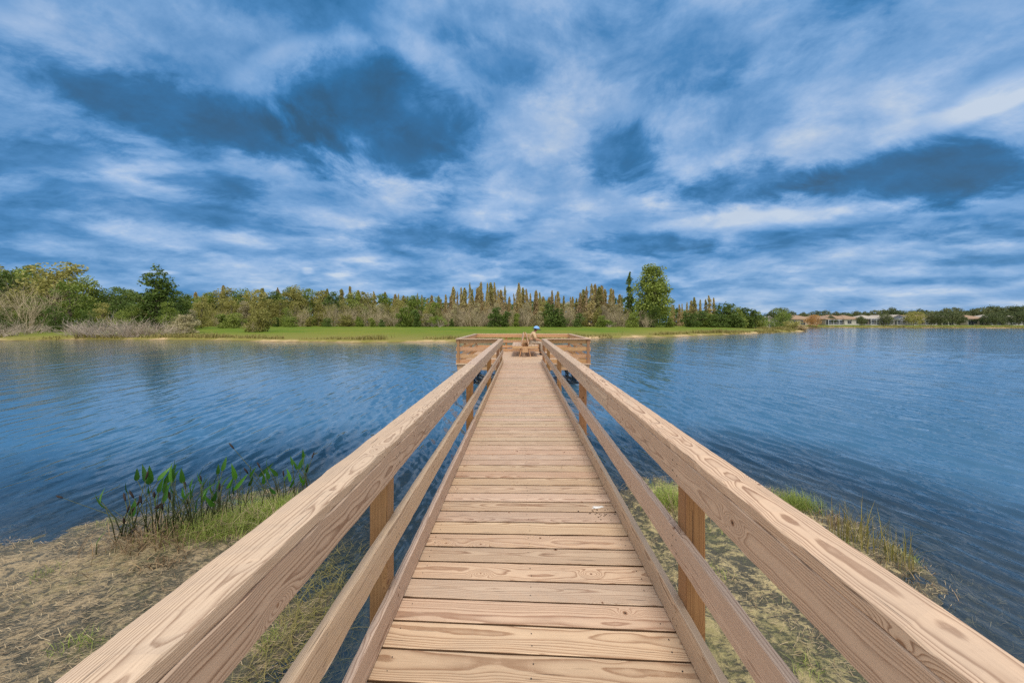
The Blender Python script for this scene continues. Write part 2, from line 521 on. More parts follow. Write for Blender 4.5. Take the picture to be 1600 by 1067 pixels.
M['weed'] = leaf_mat('pickerel_leaf', (0.02, 0.075, 0.012), (0.075, 0.22, 0.02), trans=0.3, rough=0.35)
M['stem'] = simple('plant_stem', (0.055, 0.07, 0.025), 0.6, 0.4, 20)
M['bud'] = simple('spent_flower_spike', (0.028, 0.02, 0.018), 0.8, 0.3, 40)
M['grass'] = leaf_mat('grass_blade', (0.16, 0.22, 0.03), (0.42, 0.50, 0.13), trans=0.35)
M['straw'] = leaf_mat('dry_stalk', (0.17, 0.12, 0.07), (0.46, 0.37, 0.23), trans=0.15)
M['straw_dark'] = leaf_mat('rotten_stalk', (0.07, 0.045, 0.022), (0.30, 0.21, 0.115), trans=0.1)
M['reed'] = leaf_mat('shore_reed', (0.13, 0.13, 0.035), (0.27, 0.22, 0.08), trans=0.2)


def water_mat():
    m, t = newmat('lake_water')
    geo = t.n('ShaderNodeNewGeometry')
    P = geo.outputs['Position']
    dep = t.n('ShaderNodeAttribute', attribute_name='depth').outputs['Fac']
    r1 = t.n('ShaderNodeMapping', {'Vector': P, 'Rotation': (0, 0, R(14)), 'Scale': (1.0, 0.30, 1.0)}).outputs[0]
    n0 = t.noise(r1, 5.0, 3.0, 0.6)
    n1 = t.noise(r1, 9.0, 3.0, 0.55)
    n2 = t.noise(t.n('ShaderNodeMapping', {'Vector': P, 'Rotation': (0, 0, R(-20)), 'Scale': (1.0, 0.4, 1.0)}).outputs[0], 2.6, 3.0, 0.5)
    patch = t.noise(t.n('ShaderNodeMapping', {'Vector': P, 'Scale': (0.05, 0.11, 1.0)}).outputs[0], 1.0, 3.0, 0.5)
    far = t.mapr(t.vmath('LENGTH', P), 4, 18, 0.0, 1.0)
    h = t.math('ADD', t.math('MULTIPLY', n1, t.mapr(patch, 0.3, 0.7, 0.005, 0.011)),
               t.math('MULTIPLY', t.math('MULTIPLY_ADD', n2, 0.030, t.math('MULTIPLY', n0, 0.022)), far))
    lee = t.mapr(t.n('ShaderNodeSeparateXYZ', {0: P}).outputs[0], -12.0, 5.0, 0.5, 1.1, True)
    h = t.math('MULTIPLY', h, lee)
    bp = t.n('ShaderNodeBump', {'Height': h, 'Strength': 1.0, 'Distance': 1.0})
    N = bp.outputs[0]
    body = t.n('ShaderNodeBsdfDiffuse', {'Color': (0.042, 0.122, 0.218, 1)})
    tr = t.n('ShaderNodeBsdfTransparent', {'Color': (0.62, 0.66, 0.60, 1)})
    murk = t.mapr(dep, 0.05, 0.8, 0.04, 1.0)
    low = t.n('ShaderNodeMixShader', {0: murk, 1: tr, 2: body})
    gl = t.n('ShaderNodeBsdfGlossy', {'Color': (1, 1, 1, 1), 'Roughness': 0.06, 'Normal': N})
    fr = t.n('ShaderNodeFresnel', {'IOR': 1.58, 'Normal': N})
    f2 = t.math('MULTIPLY_ADD', fr.outputs[0], 1.12, 0.01, clamp=True)
    mx = t.n('ShaderNodeMixShader', {0: f2, 1: low, 2: gl})
    out(t, mx)
    return m


def bank_mat():
    m, t = newmat('wet_sand')
    P = t.n('ShaderNodeNewGeometry').outputs['Position']
    sp = t.n('ShaderNodeSeparateXYZ', {0: P}).outputs
    n1 = t.noise(P, 1.1, 5, 0.6)
    n2 = t.noise(P, 10.0, 7, 0.72, 0.6)
    n3 = t.noise(P, 55.0, 5, 0.75)
    n4 = t.noise(t.n('ShaderNodeMapping', {'Vector': P, 'Rotation': (0, 0, 0.5), 'Scale': (1, 2.4, 1)}).outputs[0], 15, 6, 0.7, 1.2)
    side = t.mapr(sp[0], -0.5, 1.2, 0, 1)
    sand_l = t.mix(n3, (0.25, 0.18, 0.10), (0.52, 0.41, 0.25))
    sand_r = t.mix(n3, (0.38, 0.30, 0.14), (0.66, 0.54, 0.30))
    sand = t.mix(side, sand_l, sand_r)
    mud = t.mix(n3, (0.045, 0.042, 0.028), (0.12, 0.105, 0.065))
    wet = t.mapr(sp[2], WATER + 0.0, WATER + 0.075, 0.565, 0.445)     # wetter near the waterline
    mm = t.mapr(t.math('ADD', t.math('MULTIPLY', n2, 0.6), t.math('MULTIPLY', n4, 0.4)), t.math('SUBTRACT', wet, 0.05), t.math('ADD', wet, 0.05), 1.0, 0.0)
    mm = t.mapr(t.math('SUBTRACT', t.math('MULTIPLY_ADD', n4, 0.45, t.math('MULTIPLY', n2, 0.55)), wet), -0.05, 0.05, 1.0, 0.0)
    c = t.mix(mm, sand, mud)
    alg = t.mapr(t.math('MULTIPLY_ADD', n4, 0.5, t.math('MULTIPLY', n1, 0.5)), 0.50, 0.62, 0.0, 0.5)
    c = t.mix(alg, c, (0.13, 0.15, 0.035))
    under = t.mapr(sp[2], WATER - 0.15, WATER - 0.01, 1.0, 0.0)
    c = t.mix(t.math('MULTIPLY', under, 0.8), c, (0.065, 0.06, 0.035))
    bp = t.n('ShaderNodeBump', {'Height': t.math('ADD', t.math('MULTIPLY', n2, 1.0), t.math('MULTIPLY', n3, 0.35)), 'Strength': 1.0, 'Distance': 0.03})
    p = t.n('ShaderNodeBsdfPrincipled', {'Base Color': c, 'Roughness': t.mapr(mm, 0, 1, 0.85, 0.35), 'Normal': bp.outputs[0], 'Specular IOR Level': 0.4})
    out(t, p)
    return m


def land_mat():
    m, t = newmat('lawn')
    P = t.n('ShaderNodeNewGeometry').outputs['Position']
    d = t.n('ShaderNodeAttribute', attribute_name='inland').outputs['Fac']
    n1 = t.noise(P, 0.05, 5, 0.6)
    n2 = t.noise(P, 0.45, 6, 0.7)
    n3 = t.noise(P, 6.0, 4, 0.7)
    g = t.mix(t.mapr(n2, 0.3, 0.7), (0.080, 0.160, 0.012), (0.150, 0.215, 0.022))
    g = t.mix(t.mapr(n1, 0.42, 0.62, 0.0, 0.7), g, (0.24, 0.235, 0.04))
    g = t.mix(t.mapr(n3, 0.3, 0.7, 0.0, 0.35), g, (0.05, 0.08, 0.012))
    rough_g = t.mix(n3, (0.13, 0.13, 0.03), (0.33, 0.27, 0.085))
    edge = t.mapr(t.math('MULTIPLY_ADD', n2, 12.0, d), 9.0, 18.0, 1.0, 0.0)
    c = t.mix(t.math('MULTIPLY', edge, 0.85), g, rough_g)
    sand = t.mix(n3, (0.42, 0.29, 0.15), (0.66, 0.50, 0.30))
    nn = t.noise(P, 0.16, 4, 0.6)
    sb = t.mapr(t.math('ADD', d, t.math('MULTIPLY_ADD', n2, 3.0, t.math('MULTIPLY', nn, 9.0))), 5.3, 6.8, 1.0, 0.0)
    c = t.mix(sb, c, sand)
    wet = t.mapr(d, -0.2, 0.5, 1.0, 0.0)
    c = t.mix(wet, c, (0.09, 0.065, 0.035))
    bp = t.n('ShaderNodeBump', {'Height': n3, 'Strength': 0.6, 'Distance': 0.12})
    p = t.n('ShaderNodeBsdfPrincipled', {'Base Color': c, 'Roughness': 0.9, 'Normal': bp.outputs[0], 'Specular IOR Level': 0.1})
    out(t, p)
    return m


M['water'] = water_mat()
M['bank'] = bank_mat()
M['land'] = land_mat()
M['bed'] = simple('lake_bed_mud', (0.035, 0.032, 0.02), 0.9, 0.3, 1)


# ------------------------------------------------------------------ the shores as polygons
def sdist(px, py, poly):
    """signed distance of many points to a polygon, positive inside"""
    px = px.ravel(); py = py.ravel()
    best = np.full(px.shape, 1e9); inside = np.zeros(px.shape, bool)
    n = len(poly)
    for i in range(n):
        ax, ay = poly[i]; bx, by = poly[(i + 1) % n]
        dx, dy = bx - ax, by - ay
        tt = np.clip(((px - ax) * dx + (py - ay) * dy) / (dx * dx + dy * dy + 1e-12), 0, 1)
        best = np.minimum(best, np.hypot(px - ax - tt * dx, py - ay - tt * dy))
        c = ((ay > py) != (by > py))
        with np.errstate(divide='ignore', invalid='ignore'):
            xin = (bx - ax) * (py - ay) / ((by - ay) if by != ay else 1e-12) + ax
        inside ^= (c & (px < xin))
    return np.where(inside, best, -best)


def sm(x):
    x = np.clip(x, 0, 1)
    return x * x * (3 - 2 * x)


def vnoise(x, y, seed=0, octaves=4, base=1.0):
    """cheap smooth value noise"""
    r = np.random.default_rng(seed)
    tab = r.random((256, 256))
    o = np.zeros_like(x, dtype=float); a = 1.0; tot = 0
    f = base
    for k in range(octaves):
        X = x * f + 37.1 * k; Y_ = y * f + 11.7 * k
        xi = np.floor(X).astype(int); yi = np.floor(Y_).astype(int)
        fx = X - xi; fy = Y_ - yi
        fx = fx * fx * (3 - 2 * fx); fy = fy * fy * (3 - 2 * fy)
        g = lambda i, j: tab[(xi + i) % 256, (yi + j) % 256]
        o += a * ((g(0, 0) * (1 - fx) + g(1, 0) * fx) * (1 - fy) + (g(0, 1) * (1 - fx) + g(1, 1) * fx) * fy)
        tot += a; a *= 0.5; f *= 2
    return o / tot


NEAR_L = [(-40, 1.5), (-20, 2.2), (-9, 3.1), (-5.4, 3.42), (-4.9, 3.72), (-4.2, 4.15), (-3.4, 4.55), (-2.7, 4.6), (-2.2, 4.2), (-1.95, 3.4),
          (-1.75, 2.7), (-1.7, 2.0), (-1.3, 1.0), (-0.2, 0.2), (0.7, 0.6), (0.95, 1.6), (1.0, 3.2), (1.2, 4.5), (1.9, 5.0), (2.7, 4.9),
          (3.4, 4.5), (3.65, 3.9), (3.6, 3.2), (3.2, 2.6), (2.7, 2.1), (2.6, 1.0), (4, -1), (12, -3), (40, -6), (40, -60), (-40, -60)]
FAR = [(-700, 60), (-200, 46), (-100, 42), (-62, 40.5), (-56, 43), (-47, 42.5), (-37, 41.8), (-28, 38.8), (-22, 38.2), (-17.7, 36.8), (-13, 38.5), (-8, 38.2), (0, 41),
       (9, 45), (17, 48.5), (24, 52.5), (31, 57.5), (40, 62.5), (48, 67), (58, 73.5), (66, 79.5), (69.5, 83.5), (69, 87), (72, 98), (84, 118), (104, 138),
       (121, 141), (150, 136), (175, 128), (201, 118), (260, 100), (700, 60), (1500, 60), (1500, 1500), (-1500, 1500), (-1500, 60)]


def near_h(x, y):
    n = vnoise(x + 50, y + 50, 3, 5, 1.6)
    n2 = vnoise(x + 50, y + 50, 5, 3, 9.0)
    d = sdist(x + (vnoise(x + 9, y + 9, 8, 3, 2.0) - 0.5) * 0.35, y + (vnoise(x + 70, y + 9, 9, 3, 2.0) - 0.5) * 0.35, NEAR_L).reshape(x.shape)
    z = WATER + np.where(d > 0, 0.035 * sm(d / 0.8) + 0.55 * sm((d - 2.2) / 6.0), -0.085 * sm(-d / 0.6) - 1.0 * sm((-d - 0.5) / 4.5))
    return z + (n - 0.5) * 0.085 * np.clip(1.0 - np.abs(d) * 0.1, 0.3, 1) + (n2 - 0.5) * 0.03, d


def land_h(x, y):
    d = sdist(x + (vnoise(x + 900, y + 900, 4, 3, 0.12) - 0.5) * 3.5, y + (vnoise(x + 400, y + 900, 6, 3, 0.12) - 0.5) * 3.5, FAR).reshape(x.shape)
    z = WATER + np.where(d > 0, 0.28 * sm(d / 1.0) + 0.45 * sm(d / 16.0) + 0.20 * sm(d / 55.0), -1.6 * sm(-d / 5.0))
    z = z + (vnoise(x + 900, y + 900, 12, 3, 0.25) - 0.5) * 0.14 * sm(d / 3)
    return z, d


def ground_z(x, y):
    return float(land_h(np.array([[float(x)]]), np.array([[float(y)]]))[0][0, 0])


def grid_faces(nr, nc):
    i = np.arange(nr - 1)[:, None] * nc + np.arange(nc - 1)[None, :]
    i = i.ravel()
    return np.stack([i, i + 1, i + nc + 1, i + nc], 1)


def build_bank():
    xs = np.unique(np.concatenate([np.linspace(-40, -8, 60), np.linspace(-8, 6, 440), np.linspace(6, 40, 60)]))
    ys = np.unique(np.concatenate([np.linspace(-25, 0.5, 60), np.linspace(0.5, 6.2, 220), np.linspace(6.2, 12, 50)]))
    X, Y = np.meshgrid(xs, ys)
    Z, d = near_h(X, Y)
    co = np.stack([X.ravel(), Y.ravel(), Z.ravel()], 1)
    me = mesh_np('sandy_bank', co, grid_faces(len(ys), len(xs)))
    tag(link('sandy_bank', me, None, [M['bank']]), kind='structure')


def build_land():
    th = np.linspace(R(-64), R(62), 620)
    rr = np.exp(np.linspace(math.log(33), math.log(1200), 330))
    T, RR = np.meshgrid(th, rr)
    X = RR * np.sin(T); Y = RR * np.cos(T)
    Z, d = land_h(X, Y)
    co = np.stack([X.ravel(), Y.ravel(), Z.ravel()], 1)
    f = grid_faces(len(rr), len(th))
    me = mesh_np('grass_land', co, f, attrs={'inland': d.ravel()})
    tag(link('grass_land', me, None, [M['land']]), kind='structure')
    mb = MB()
    mb.add([(-1500, -60, -2.75), (1500, -60, -2.75), (1500, 1500, -2.75), (-1500, 1500, -2.75)], [(0, 1, 2, 3)])
    tag(mb.build('lake_bed', M['bed']), kind='structure')


def wave_tile(N, L, lmin, lmax, main, spread, seed, amp, pw=1.6):
    r = np.random.default_rng(seed)
    k = np.fft.fftfreq(N, L / N) * 2 * math.pi
    KX, KY = np.meshgrid(k, k)
    K = np.hypot(KX, KY) + 1e-9
    lam = 2 * math.pi / K
    ang = np.arctan2(KY, KX)
    dd = np.angle(np.exp(1j * (ang - main)))
    S = np.exp(-(dd / spread) ** 2) * (K ** -pw)
    S *= 1 / (1 + np.exp(-(lam - lmin) / (0.12 * lmin))) / (1 + np.exp((lam - lmax) / (0.12 * lmax)))
    F = S * (r.normal(size=(N, N)) + 1j * r.normal(size=(N, N)))
    h = np.real(np.fft.ifft2(F))
    return h / h.std() * amp


def sample(tile, L, x, y):
    N = tile.shape[0]
    u = (x / L) % 1.0 * N; v = (y / L) % 1.0 * N
    i = np.floor(u).astype(int); j = np.floor(v).astype(int)
    fu = u - i; fv = v - j
    i %= N; j %= N; i2 = (i + 1) % N; j2 = (j + 1) % N
    return (tile[j, i] * (1 - fu) + tile[j, i2] * fu) * (1 - fv) + (tile[j2, i] * (1 - fu) + tile[j2, i2] * fu) * fv


def build_water():
    th = np.linspace(R(-80), R(80), 1300)
    rr = np.exp(np.linspace(math.log(0.9), math.log(1300), 1080))
    T, RR = np.meshgrid(th, rr)
    X = RR * np.sin(T); Y = RR * np.cos(T)
    H = np.zeros_like(X)
    sp = RR * 0.0068
    bands = [(640, 7.3, 0.10, 0.26, 0.32, 0.62, 1, 0.0046), (512, 13.0, 0.22, 0.55, 0.24, 0.50, 2, 0.0078), (512, 47.0, 0.6, 1.6, 0.35, 0.7, 3, 0.0060),
             (512, 131.0, 2.0, 6.0, 0.5, 0.7, 4, 0.005)]
    calm = vnoise(X + 500, Y + 500, 21, 3, 0.11)
    for (N, L, a, b, mn, spd, sd, amp) in bands:
        tl = wave_tile(N, L, a, b, mn, spd, sd, amp, 0.9 if sd < 3 else 1.6)
        tl = tl + 18.0 * np.maximum(tl, 0) ** 2      # sharper crests, flat troughs
        fade = np.clip((a * 0.55 - sp) / (a * 0.3) + 0.3, 0, 1)
        H += sample(tl, L, X + 300, Y + 300) * fade
    H *= (0.6 + 0.8 * calm) * (0.55 + 0.55 * sm((X + 12) / 16.0))
    zb, d = near_h(X, Y)
    # ripples die out in the shallows beside the bank and the plants
    shel = sm((-d + 0.1) / 2.2) * 0.85 + 0.15
    shel = np.where(RR < 14, shel, 1.0)
    H *= shel
    depth = np.clip(WATER - zb, 0, 3)
    depth = np.where((RR > 11) | (Y < -20), 3.0, depth)
    co = np.stack([X.ravel(), Y.ravel(), (WATER + H).ravel()], 1)
    me = mesh_np('lake_water', co, grid_faces(len(rr), len(th)), attrs={'depth': depth.ravel()})
    tag(link('lake_water', me, None, [M['water']]), kind='structure')


build_bank()
build_land()
build_water()

# ------------------------------------------------------------------ the pier
LX, RX = -0.640, 0.748       # inner faces of the two railings
Zc = lambda drop: EYE - drop


def deck_lines(y0, y1):
    ys = []
    y = 1.525
    while y > y0: y -= 0.1435
    while y < y1:
        ys.append(y); y += 0.1435
    return ys


def build_pier():
    pier = empty('fishing_pier', (0, 0, 0), label='new pine boardwalk pier with timber railings leading to a square fishing platform', cat='pier')
    walk = MB()
    rs = random.Random(3)
    ys = deck_lines(-1.2, 12.15)
    x0, x1 = LX - 0.005, RX + 0.005
    for a, b in zip(ys, ys[1:]):
        def ends(y):
            k = np.interp(y, [1.2, 1.75, 2.6, 3.6, 5.0], [-0.050, -0.046, -0.016, -0.006, 0.0])
            return y + k * x0, y + k * x1
        al, ar = ends(a); bl, br = ends(b)
        gap = 0.006 + rs.random() * 0.006
        al += gap / 2; ar += gap / 2; bl -= gap / 2; br -= gap / 2
        p0 = (x0 - rs.random() * 0.012, (al + bl) / 2, -0.019 + rs.uniform(-.0016, .0010))
        p1 = (x1 + rs.random() * 0.012, (ar + br) / 2, -0.019 + rs.uniform(-.0016, .0010))
        walk.beam(p0, p1, (0, 1, 0), (0, 0, 1), bl - al, 0.038, w1=br - ar, r=0.0045, seg=0.14, jit=0.0007, mi=0, side=2)
        for sx in (x0 + 0.06, x1 - 0.06, (x0 + x1) / 2):
            for q in (0.28, 0.72):
                f = (sx - x0) / (x1 - x0)
                yy = (al + (ar - al) * f) * (1 - q) + (bl + (br - bl) * f) * q
                sxj = sx + rs.uniform(-.012, .012)
                if rs.random() < 0.86:
                    walk.tube([(sxj, yy, -0.01), (sxj, yy, 0.0008)], [0.0034, 0.0034], 8, mi=1)
    w = walk.build('walkway', [M['deckwood'], M['screw'], M['edge']], pier)
    # stringers under the walkway
    for sx in (LX + 0.02, (LX + RX) / 2, RX - 0.02):
        s = MB(); s.beam((sx, -1.2, -0.155), (sx, 12.2, -0.155), (0, 0, 1), (1, 0, 0), 0.23, 0.038, seg=0.6)
        s.build('stringer', M['frame'], w)
    posts_r = [-1.3, 1.6, 4.49, 7.28, 10.15, 12.24]
    posts_l = [-1.2, 1.71, 4.72, 7.60, 10.5, 12.24]
    for side, xin, posts in ((-1, LX, posts_l), (1, RX, posts_r)):
        px = xin + side * (0.038 + 0.0445)
        for y in posts:
            b = MB(); b.beam((px, y + 0.0445, -0.26), (px, y + 0.0445, Zc(0.642)), (1, 0, 0), (0, 1, 0), 0.089, 0.089, seg=0.1)
            b.build('post', M['post'], w)
        scr = MB()
        for y in posts:
            for zc in (.685, .735, 1.05, 1.11, 1.40, 1.455):
                for q in (.022, .066):
                    xx = xin - side * .0004; yy = y + q + rs.uniform(-.006, .006); z_ = Zc(zc) + rs.uniform(-.006, .006)
                    scr.tube([(xx + side * .01, yy, z_), (xx - side * .0008, yy, z_)], [.0036, .0036], 8)
        tag(scr.build('rail_screws', M['screw'], w), kind='stuff')
        if side < 0:
            caps = [-1.4, 4.77, 9.62, 12.2]; fas = [-1.4, 4.77, 9.0, 12.26]
        else:
            caps = [-1.4, 4.64, 8.9, 12.2]; fas = [-1.4, 2.93, 4.66, 9.5, 12.26]
        for a, b_ in zip(caps, caps[1:]):
            b = MB(); cx = xin + side * 0.0715
            b.beam((cx, a + .001, Zc(0.619)), (cx, b_ - .001, Zc(0.619)), (1, 0, 0), (0, 0, 1), 0.140, 0.038, seg=0.05, r=0.006, jit=0.0011)
            b.build('handrail_cap', M['wood'], w)
        for a, b_ in zip(fas, fas[1:]):
            b = MB()
            b.beam((xin + side * 0.019, a + .001, Zc(0.7078)), (xin + side * 0.019, b_ - .001, Zc(0.7078)), (0, 0, 1), (1, 0, 0), 0.139, 0.038, seg=0.06, r=0.005, jit=0.0010)
            b.build('rail_face_board', M['wood'], w)
        for (za, ha, nm) in ((1.08, 0.14, 'middle_rail'), (1.427, 0.135, 'curb_board')):
            for a, b_ in ((-1.4, posts[2] + .045), (posts[2] + .047, 12.26)):
                b = MB()
                b.beam((xin + side * 0.019, a, Zc(za)), (xin + side * 0.019, b_, Zc(za)), (0, 0, 1), (1, 0, 0), ha, 0.038, seg=0.07, r=0.005, jit=0.0010)
                b.build(nm, M['wood'], w)
    for y in (2.0, 4.9, 7.8, 10.6):
        for sx in (LX + 0.12, RX - 0.12):
            b = MB(); b.tube([(sx, y, -2.9), (sx, y, -0.28)], [0.10, 0.10], 14); b.build('pile', M['pile'], w, smooth=True)

    # ---- square platform at the end
    PX0, PX1, PY0, PY1 = -2.30, 2.47, 12.32, 17.25
    pf = MB()
    y = 12.2
    ys2 = []
    ys2 = [ys[-1] + 0.1435 * k for k in range(0, 36) if ys[-1] + 0.1435 * k < PY1 + 0.03]
    for a, b_ in zip(ys2, ys2[1:]):
        for xa, xb in ((PX0 - 0.05, 0.05), (0.052, PX1 + 0.05)):
            pf.beam((xa, (a + b_) / 2, -0.019), (xb, (a + b_) / 2, -0.019 + rs.uniform(-.001, .001)), (0, 1, 0), (0, 0, 1), b_ - a - 0.005, 0.038, seg=0.8)
    p = pf.build('platform', [M['deckwood'], M['screw']], pier)
    def rim(pa, pb, T):
        b = MB(); b.beam(pa, pb, (0, 0, 1), T, 0.20, 0.038, seg=0.5); b.build('rim_joist', M['frame'], p)
    rim((PX0, PY0 - .10, -0.14), (PX1, PY0 - .10, -0.14), (0, 1, 0))
    rim((PX0, PY1, -0.14), (PX1, PY1, -0.14), (0, 1, 0))
    rim((PX0, PY0 - .07, -0.14), (PX0, PY1 - .03, -0.14), (1, 0, 0))
    rim((PX1, PY0 - .07, -0.14), (PX1, PY1 - .03, -0.14), (1, 0, 0))
    for k in range(1, 8):
        xx = PX0 + (PX1 - PX0) * k / 8
        b = MB(); b.beam((xx, PY0 - .06, -0.14), (xx, PY1 - .03, -0.14), (0, 0, 1), (1, 0, 0), 0.19, 0.038, seg=1.0); b.build('joist', M['frame'], p)
    for xx in (PX0 + .15, 0.1, PX1 - .15):
        for yy in (PY0 + .05, 14.8, PY1 - .2):
            b = MB(); b.tube([(xx, yy, -2.9), (xx, yy, -0.245)], [0.11, 0.11], 14); b.build('pile', M['pile'], p, smooth=True)
    def post(x, y):
        b = MB(); b.beam((x, y, -0.16), (x, y, Zc(0.642)), (1, 0, 0), (0, 1, 0), 0.089, 0.089, seg=0.3); b.build('post', M['post'], p)
    def run(a, b_, outv):
        """railing run from a to b_; outv points away from the platform"""
        a = Vector((*a, 0)); b_ = Vector((*b_, 0)); o = Vector((*outv, 0))
        d = (b_ - a).normalized()
        x = MB(); x.beam(a + Vector((0, 0, Zc(.619))), b_ + Vector((0, 0, Zc(.619))), o, (0, 0, 1), 0.14, 0.038, seg=0.2, r=.006); x.build('handrail_cap', M['wood'], p)
        for zc, h, nm in ((.710, .139, 'rail_face_board'), (.99, .14, 'middle_rail'), (1.25, .14, 'lower_rail'), (1.43, .13, 'curb_board')):
            x = MB(); c = -o * 0.052
            x.beam(a + c + Vector((0, 0, Zc(zc))), b_ + c + Vector((0, 0, Zc(zc))), (0, 0, 1), o, h, 0.036, seg=0.25, r=.005); x.build(nm, M['frame'], p)
    e = 0.071
    wl, wr = LX - 0.14 - .005, RX + 0.14 + .005
    run((PX0 - e, PY0 - .05), (wl, PY0 - .05), (0, -1)); run((wr, PY0 - .05), (PX1 + e, PY0 - .05), (0, -1))
    run((PX0 - e, PY1), (PX1 + e, PY1), (0, 1))
    run((PX0, PY0 + e - .049), (PX0, PY1 - e - .001), (-1, 0)); run((PX1, PY0 + e - .049), (PX1, PY1 - e - .001), (1, 0))
    post(PX0 + .02, PY0 - .035)
    post(PX1 - .02, PY0 - .035)
    for xx in (PX0 + .02, -0.75, 0.9, PX1 - .02): post(xx, PY1 + .01)
    for yy in (13.9, 15.6):
        post(PX0 - .01, yy); post(PX1 + .01, yy)
    return pier


build_pier()


def build_dropping():
    x, y = 0.625, 2.735
    mb = MB()
    r = random.Random(5)
    for (ox, oy, a, b_, h) in ((0, 0, .040, .014, .004), (-.03, -.012, .022, .009, .003), (.03, .006, .018, .010, .003)):
        n = 14; vs = [(x + ox, y + oy, h)]; fs = []
        for ring_, (sc, z) in enumerate(((0.6, h * .8), (1.0, 0.0004))):
            for i in range(n):
                t = 2 * math.pi * i / n
                k = sc * (1 + 0.25 * math.sin(3 * t + ox * 90) + r.uniform(-.12, .12))
                vs.append((x + ox + a * k * math.cos(t), y + oy + b_ * k * math.sin(t), z))
        for i in range(n):
            j = (i + 1) % n
            fs.append((0, 1 + i, 1 + j)); fs.append((1 + i, 1 + n + i, 1 + n + j, 1 + j))
        mb.add(vs, fs)
    o = mb.build('bird_dropping', simple('white_dropping', (0.72, 0.72, 0.70), 0.7, 0.1, 90), smooth=True)
    tag(o, 'small white bird dropping on the deck boards beside the right curb', 'bird dropping')
    mb = MB()
    for i in range(26):
        cx = x + r.gauss(-0.005, .045); cy = y - .095 + r.gauss(0, .032); s = r.uniform(.003, .008)
        n = 7
        vs = [(cx, cy, .003)] + [(cx + s * (1.4 if k % 2 else .8) * math.cos(6.283 * k / n), cy + s * math.sin(6.283 * k / n), .0008) for k in range(n)]
        mb.add(vs, [(0, 1 + k, 1 + (k + 1) % n) for k in range(n)])
    o = mb.build('dirt_crumbs', simple('dark_crumbs', (0.05, 0.035, 0.025), 0.9, 0.3, 60))
    tag(o, 'dark crumbs of dirt scattered on the boards below the bird dropping', 'dirt', kind='stuff')


build_dropping()


# ------------------------------------------------------------------ double bench and the person on it
def build_bench():
    bx, y0, y1 = 0.178, 14.42, 16.85
    b = empty('double_bench', (bx, (y0 + y1) / 2, 0), label='back-to-back wooden bench with leaning A-shaped backrests on the fishing platform', cat='bench')
    h = (y1 - y0) / 2
    def part(name, fn, mat='frame'):
        m = MB(); fn(m); return m.build(name, M[mat], b)
    for s in (-1, 1):
        def seat(m):
            for k, xx in enumerate((0.20, 0.345, 0.49)):
                m.beam((s * xx, -h, 0.475), (s * xx, h, 0.475), (1, 0, 0), (0, 0, 1), 0.138, 0.038, seg=0.4)
        part('seat', seat, 'wood')
        def apron(m):
            m.beam((s * 0.545, -h + .03, 0.41), (s * 0.545, h - .03, 0.41), (0, 0, 1), (1, 0, 0), 0.089, 0.036, seg=0.5)
        part('apron', apron)
        def back(m):
            for k, zz in enumerate((0.60, 0.75, 0.90)):
                xx = 0.155 - (zz - .5) * 0.20
                T = Vector((s * 1, 0, 0.20)).normalized(); S = Vector((-s * .2, 0, 1)).normalized()
                m.beam((s * xx, -h, zz), (s * xx, h, zz), S, T, 0.138, 0.036, seg=0.4)
        part('backrest', back, 'wood')
        for yy in (-h + .08, 0, h - .08):
            def leg(m):
                m.beam((s * 0.235, yy, 0.0), (s * 0.03, yy, 1.0), (0, 1, 0), Vector((1, 0, s * .2)), 0.085, 0.038, seg=0.3)
            part('leg', leg)
    for yy in (-h + .02, 0.045, h - .02):
        def cross(m):
            m.beam((-0.54, yy, 0.41), (0.54, yy, 0.41), (0, 0, 1), (0, 1, 0), 0.089, 0.036, seg=0.3)
        part('cross_beam', cross)
    def panel(m):
        m.beam((0, -h - .02, 0.20), (0, -h - .02, 0.455), (1, 0, 0), (0, 1, 0), 0.26, 0.03, w1=0.20, seg=0.1)
    part('end_panel', panel, 'frame')


build_bench()


def skin_obj(name, verts, edges, radii, mat, parent, sub=2, root=0):
    me = bpy.data.meshes.new(name)
    me.from_pydata(verts, edges, [])
    o = link(name, me, parent, [mat])
    sk = o.modifiers.new('skin', 'SKIN')
    sv = me.skin_vertices[0].data
    for i, r in enumerate(radii):
        sv[i].radius = (r, r) if not isinstance(r, tuple) else r
        sv[i].use_root = (i == root)
    sk.use_smooth_shade = True
    ss = o.modifiers.new('sub', 'SUBSURF'); ss.levels = sub; ss.render_levels = sub
    return o


def ell(mb, c, rx, ry, rz, n=14, m=9, z0=-1.0, mi=0, rot=None):
    vs, fs = [], []
    for i in range(m + 1):
        ph = math.asin(z0) + (math.pi / 2 - math.asin(z0)) * i / m
        for j in range(n):
            a = 2 * math.pi * j / n
            v = Vector((rx * math.cos(ph) * math.cos(a), ry * math.cos(ph) * math.sin(a), rz * math.sin(ph)))
            if rot: v = rot @ v
            vs.append(Vector(c) + v)
    for i in range(m):
        for j in range(n):
            k = (j + 1) % n
            fs.append((i * n + j, i * n + k, (i + 1) * n + k, (i + 1) * n + j))
    mb.add(vs, fs, mi=mi)


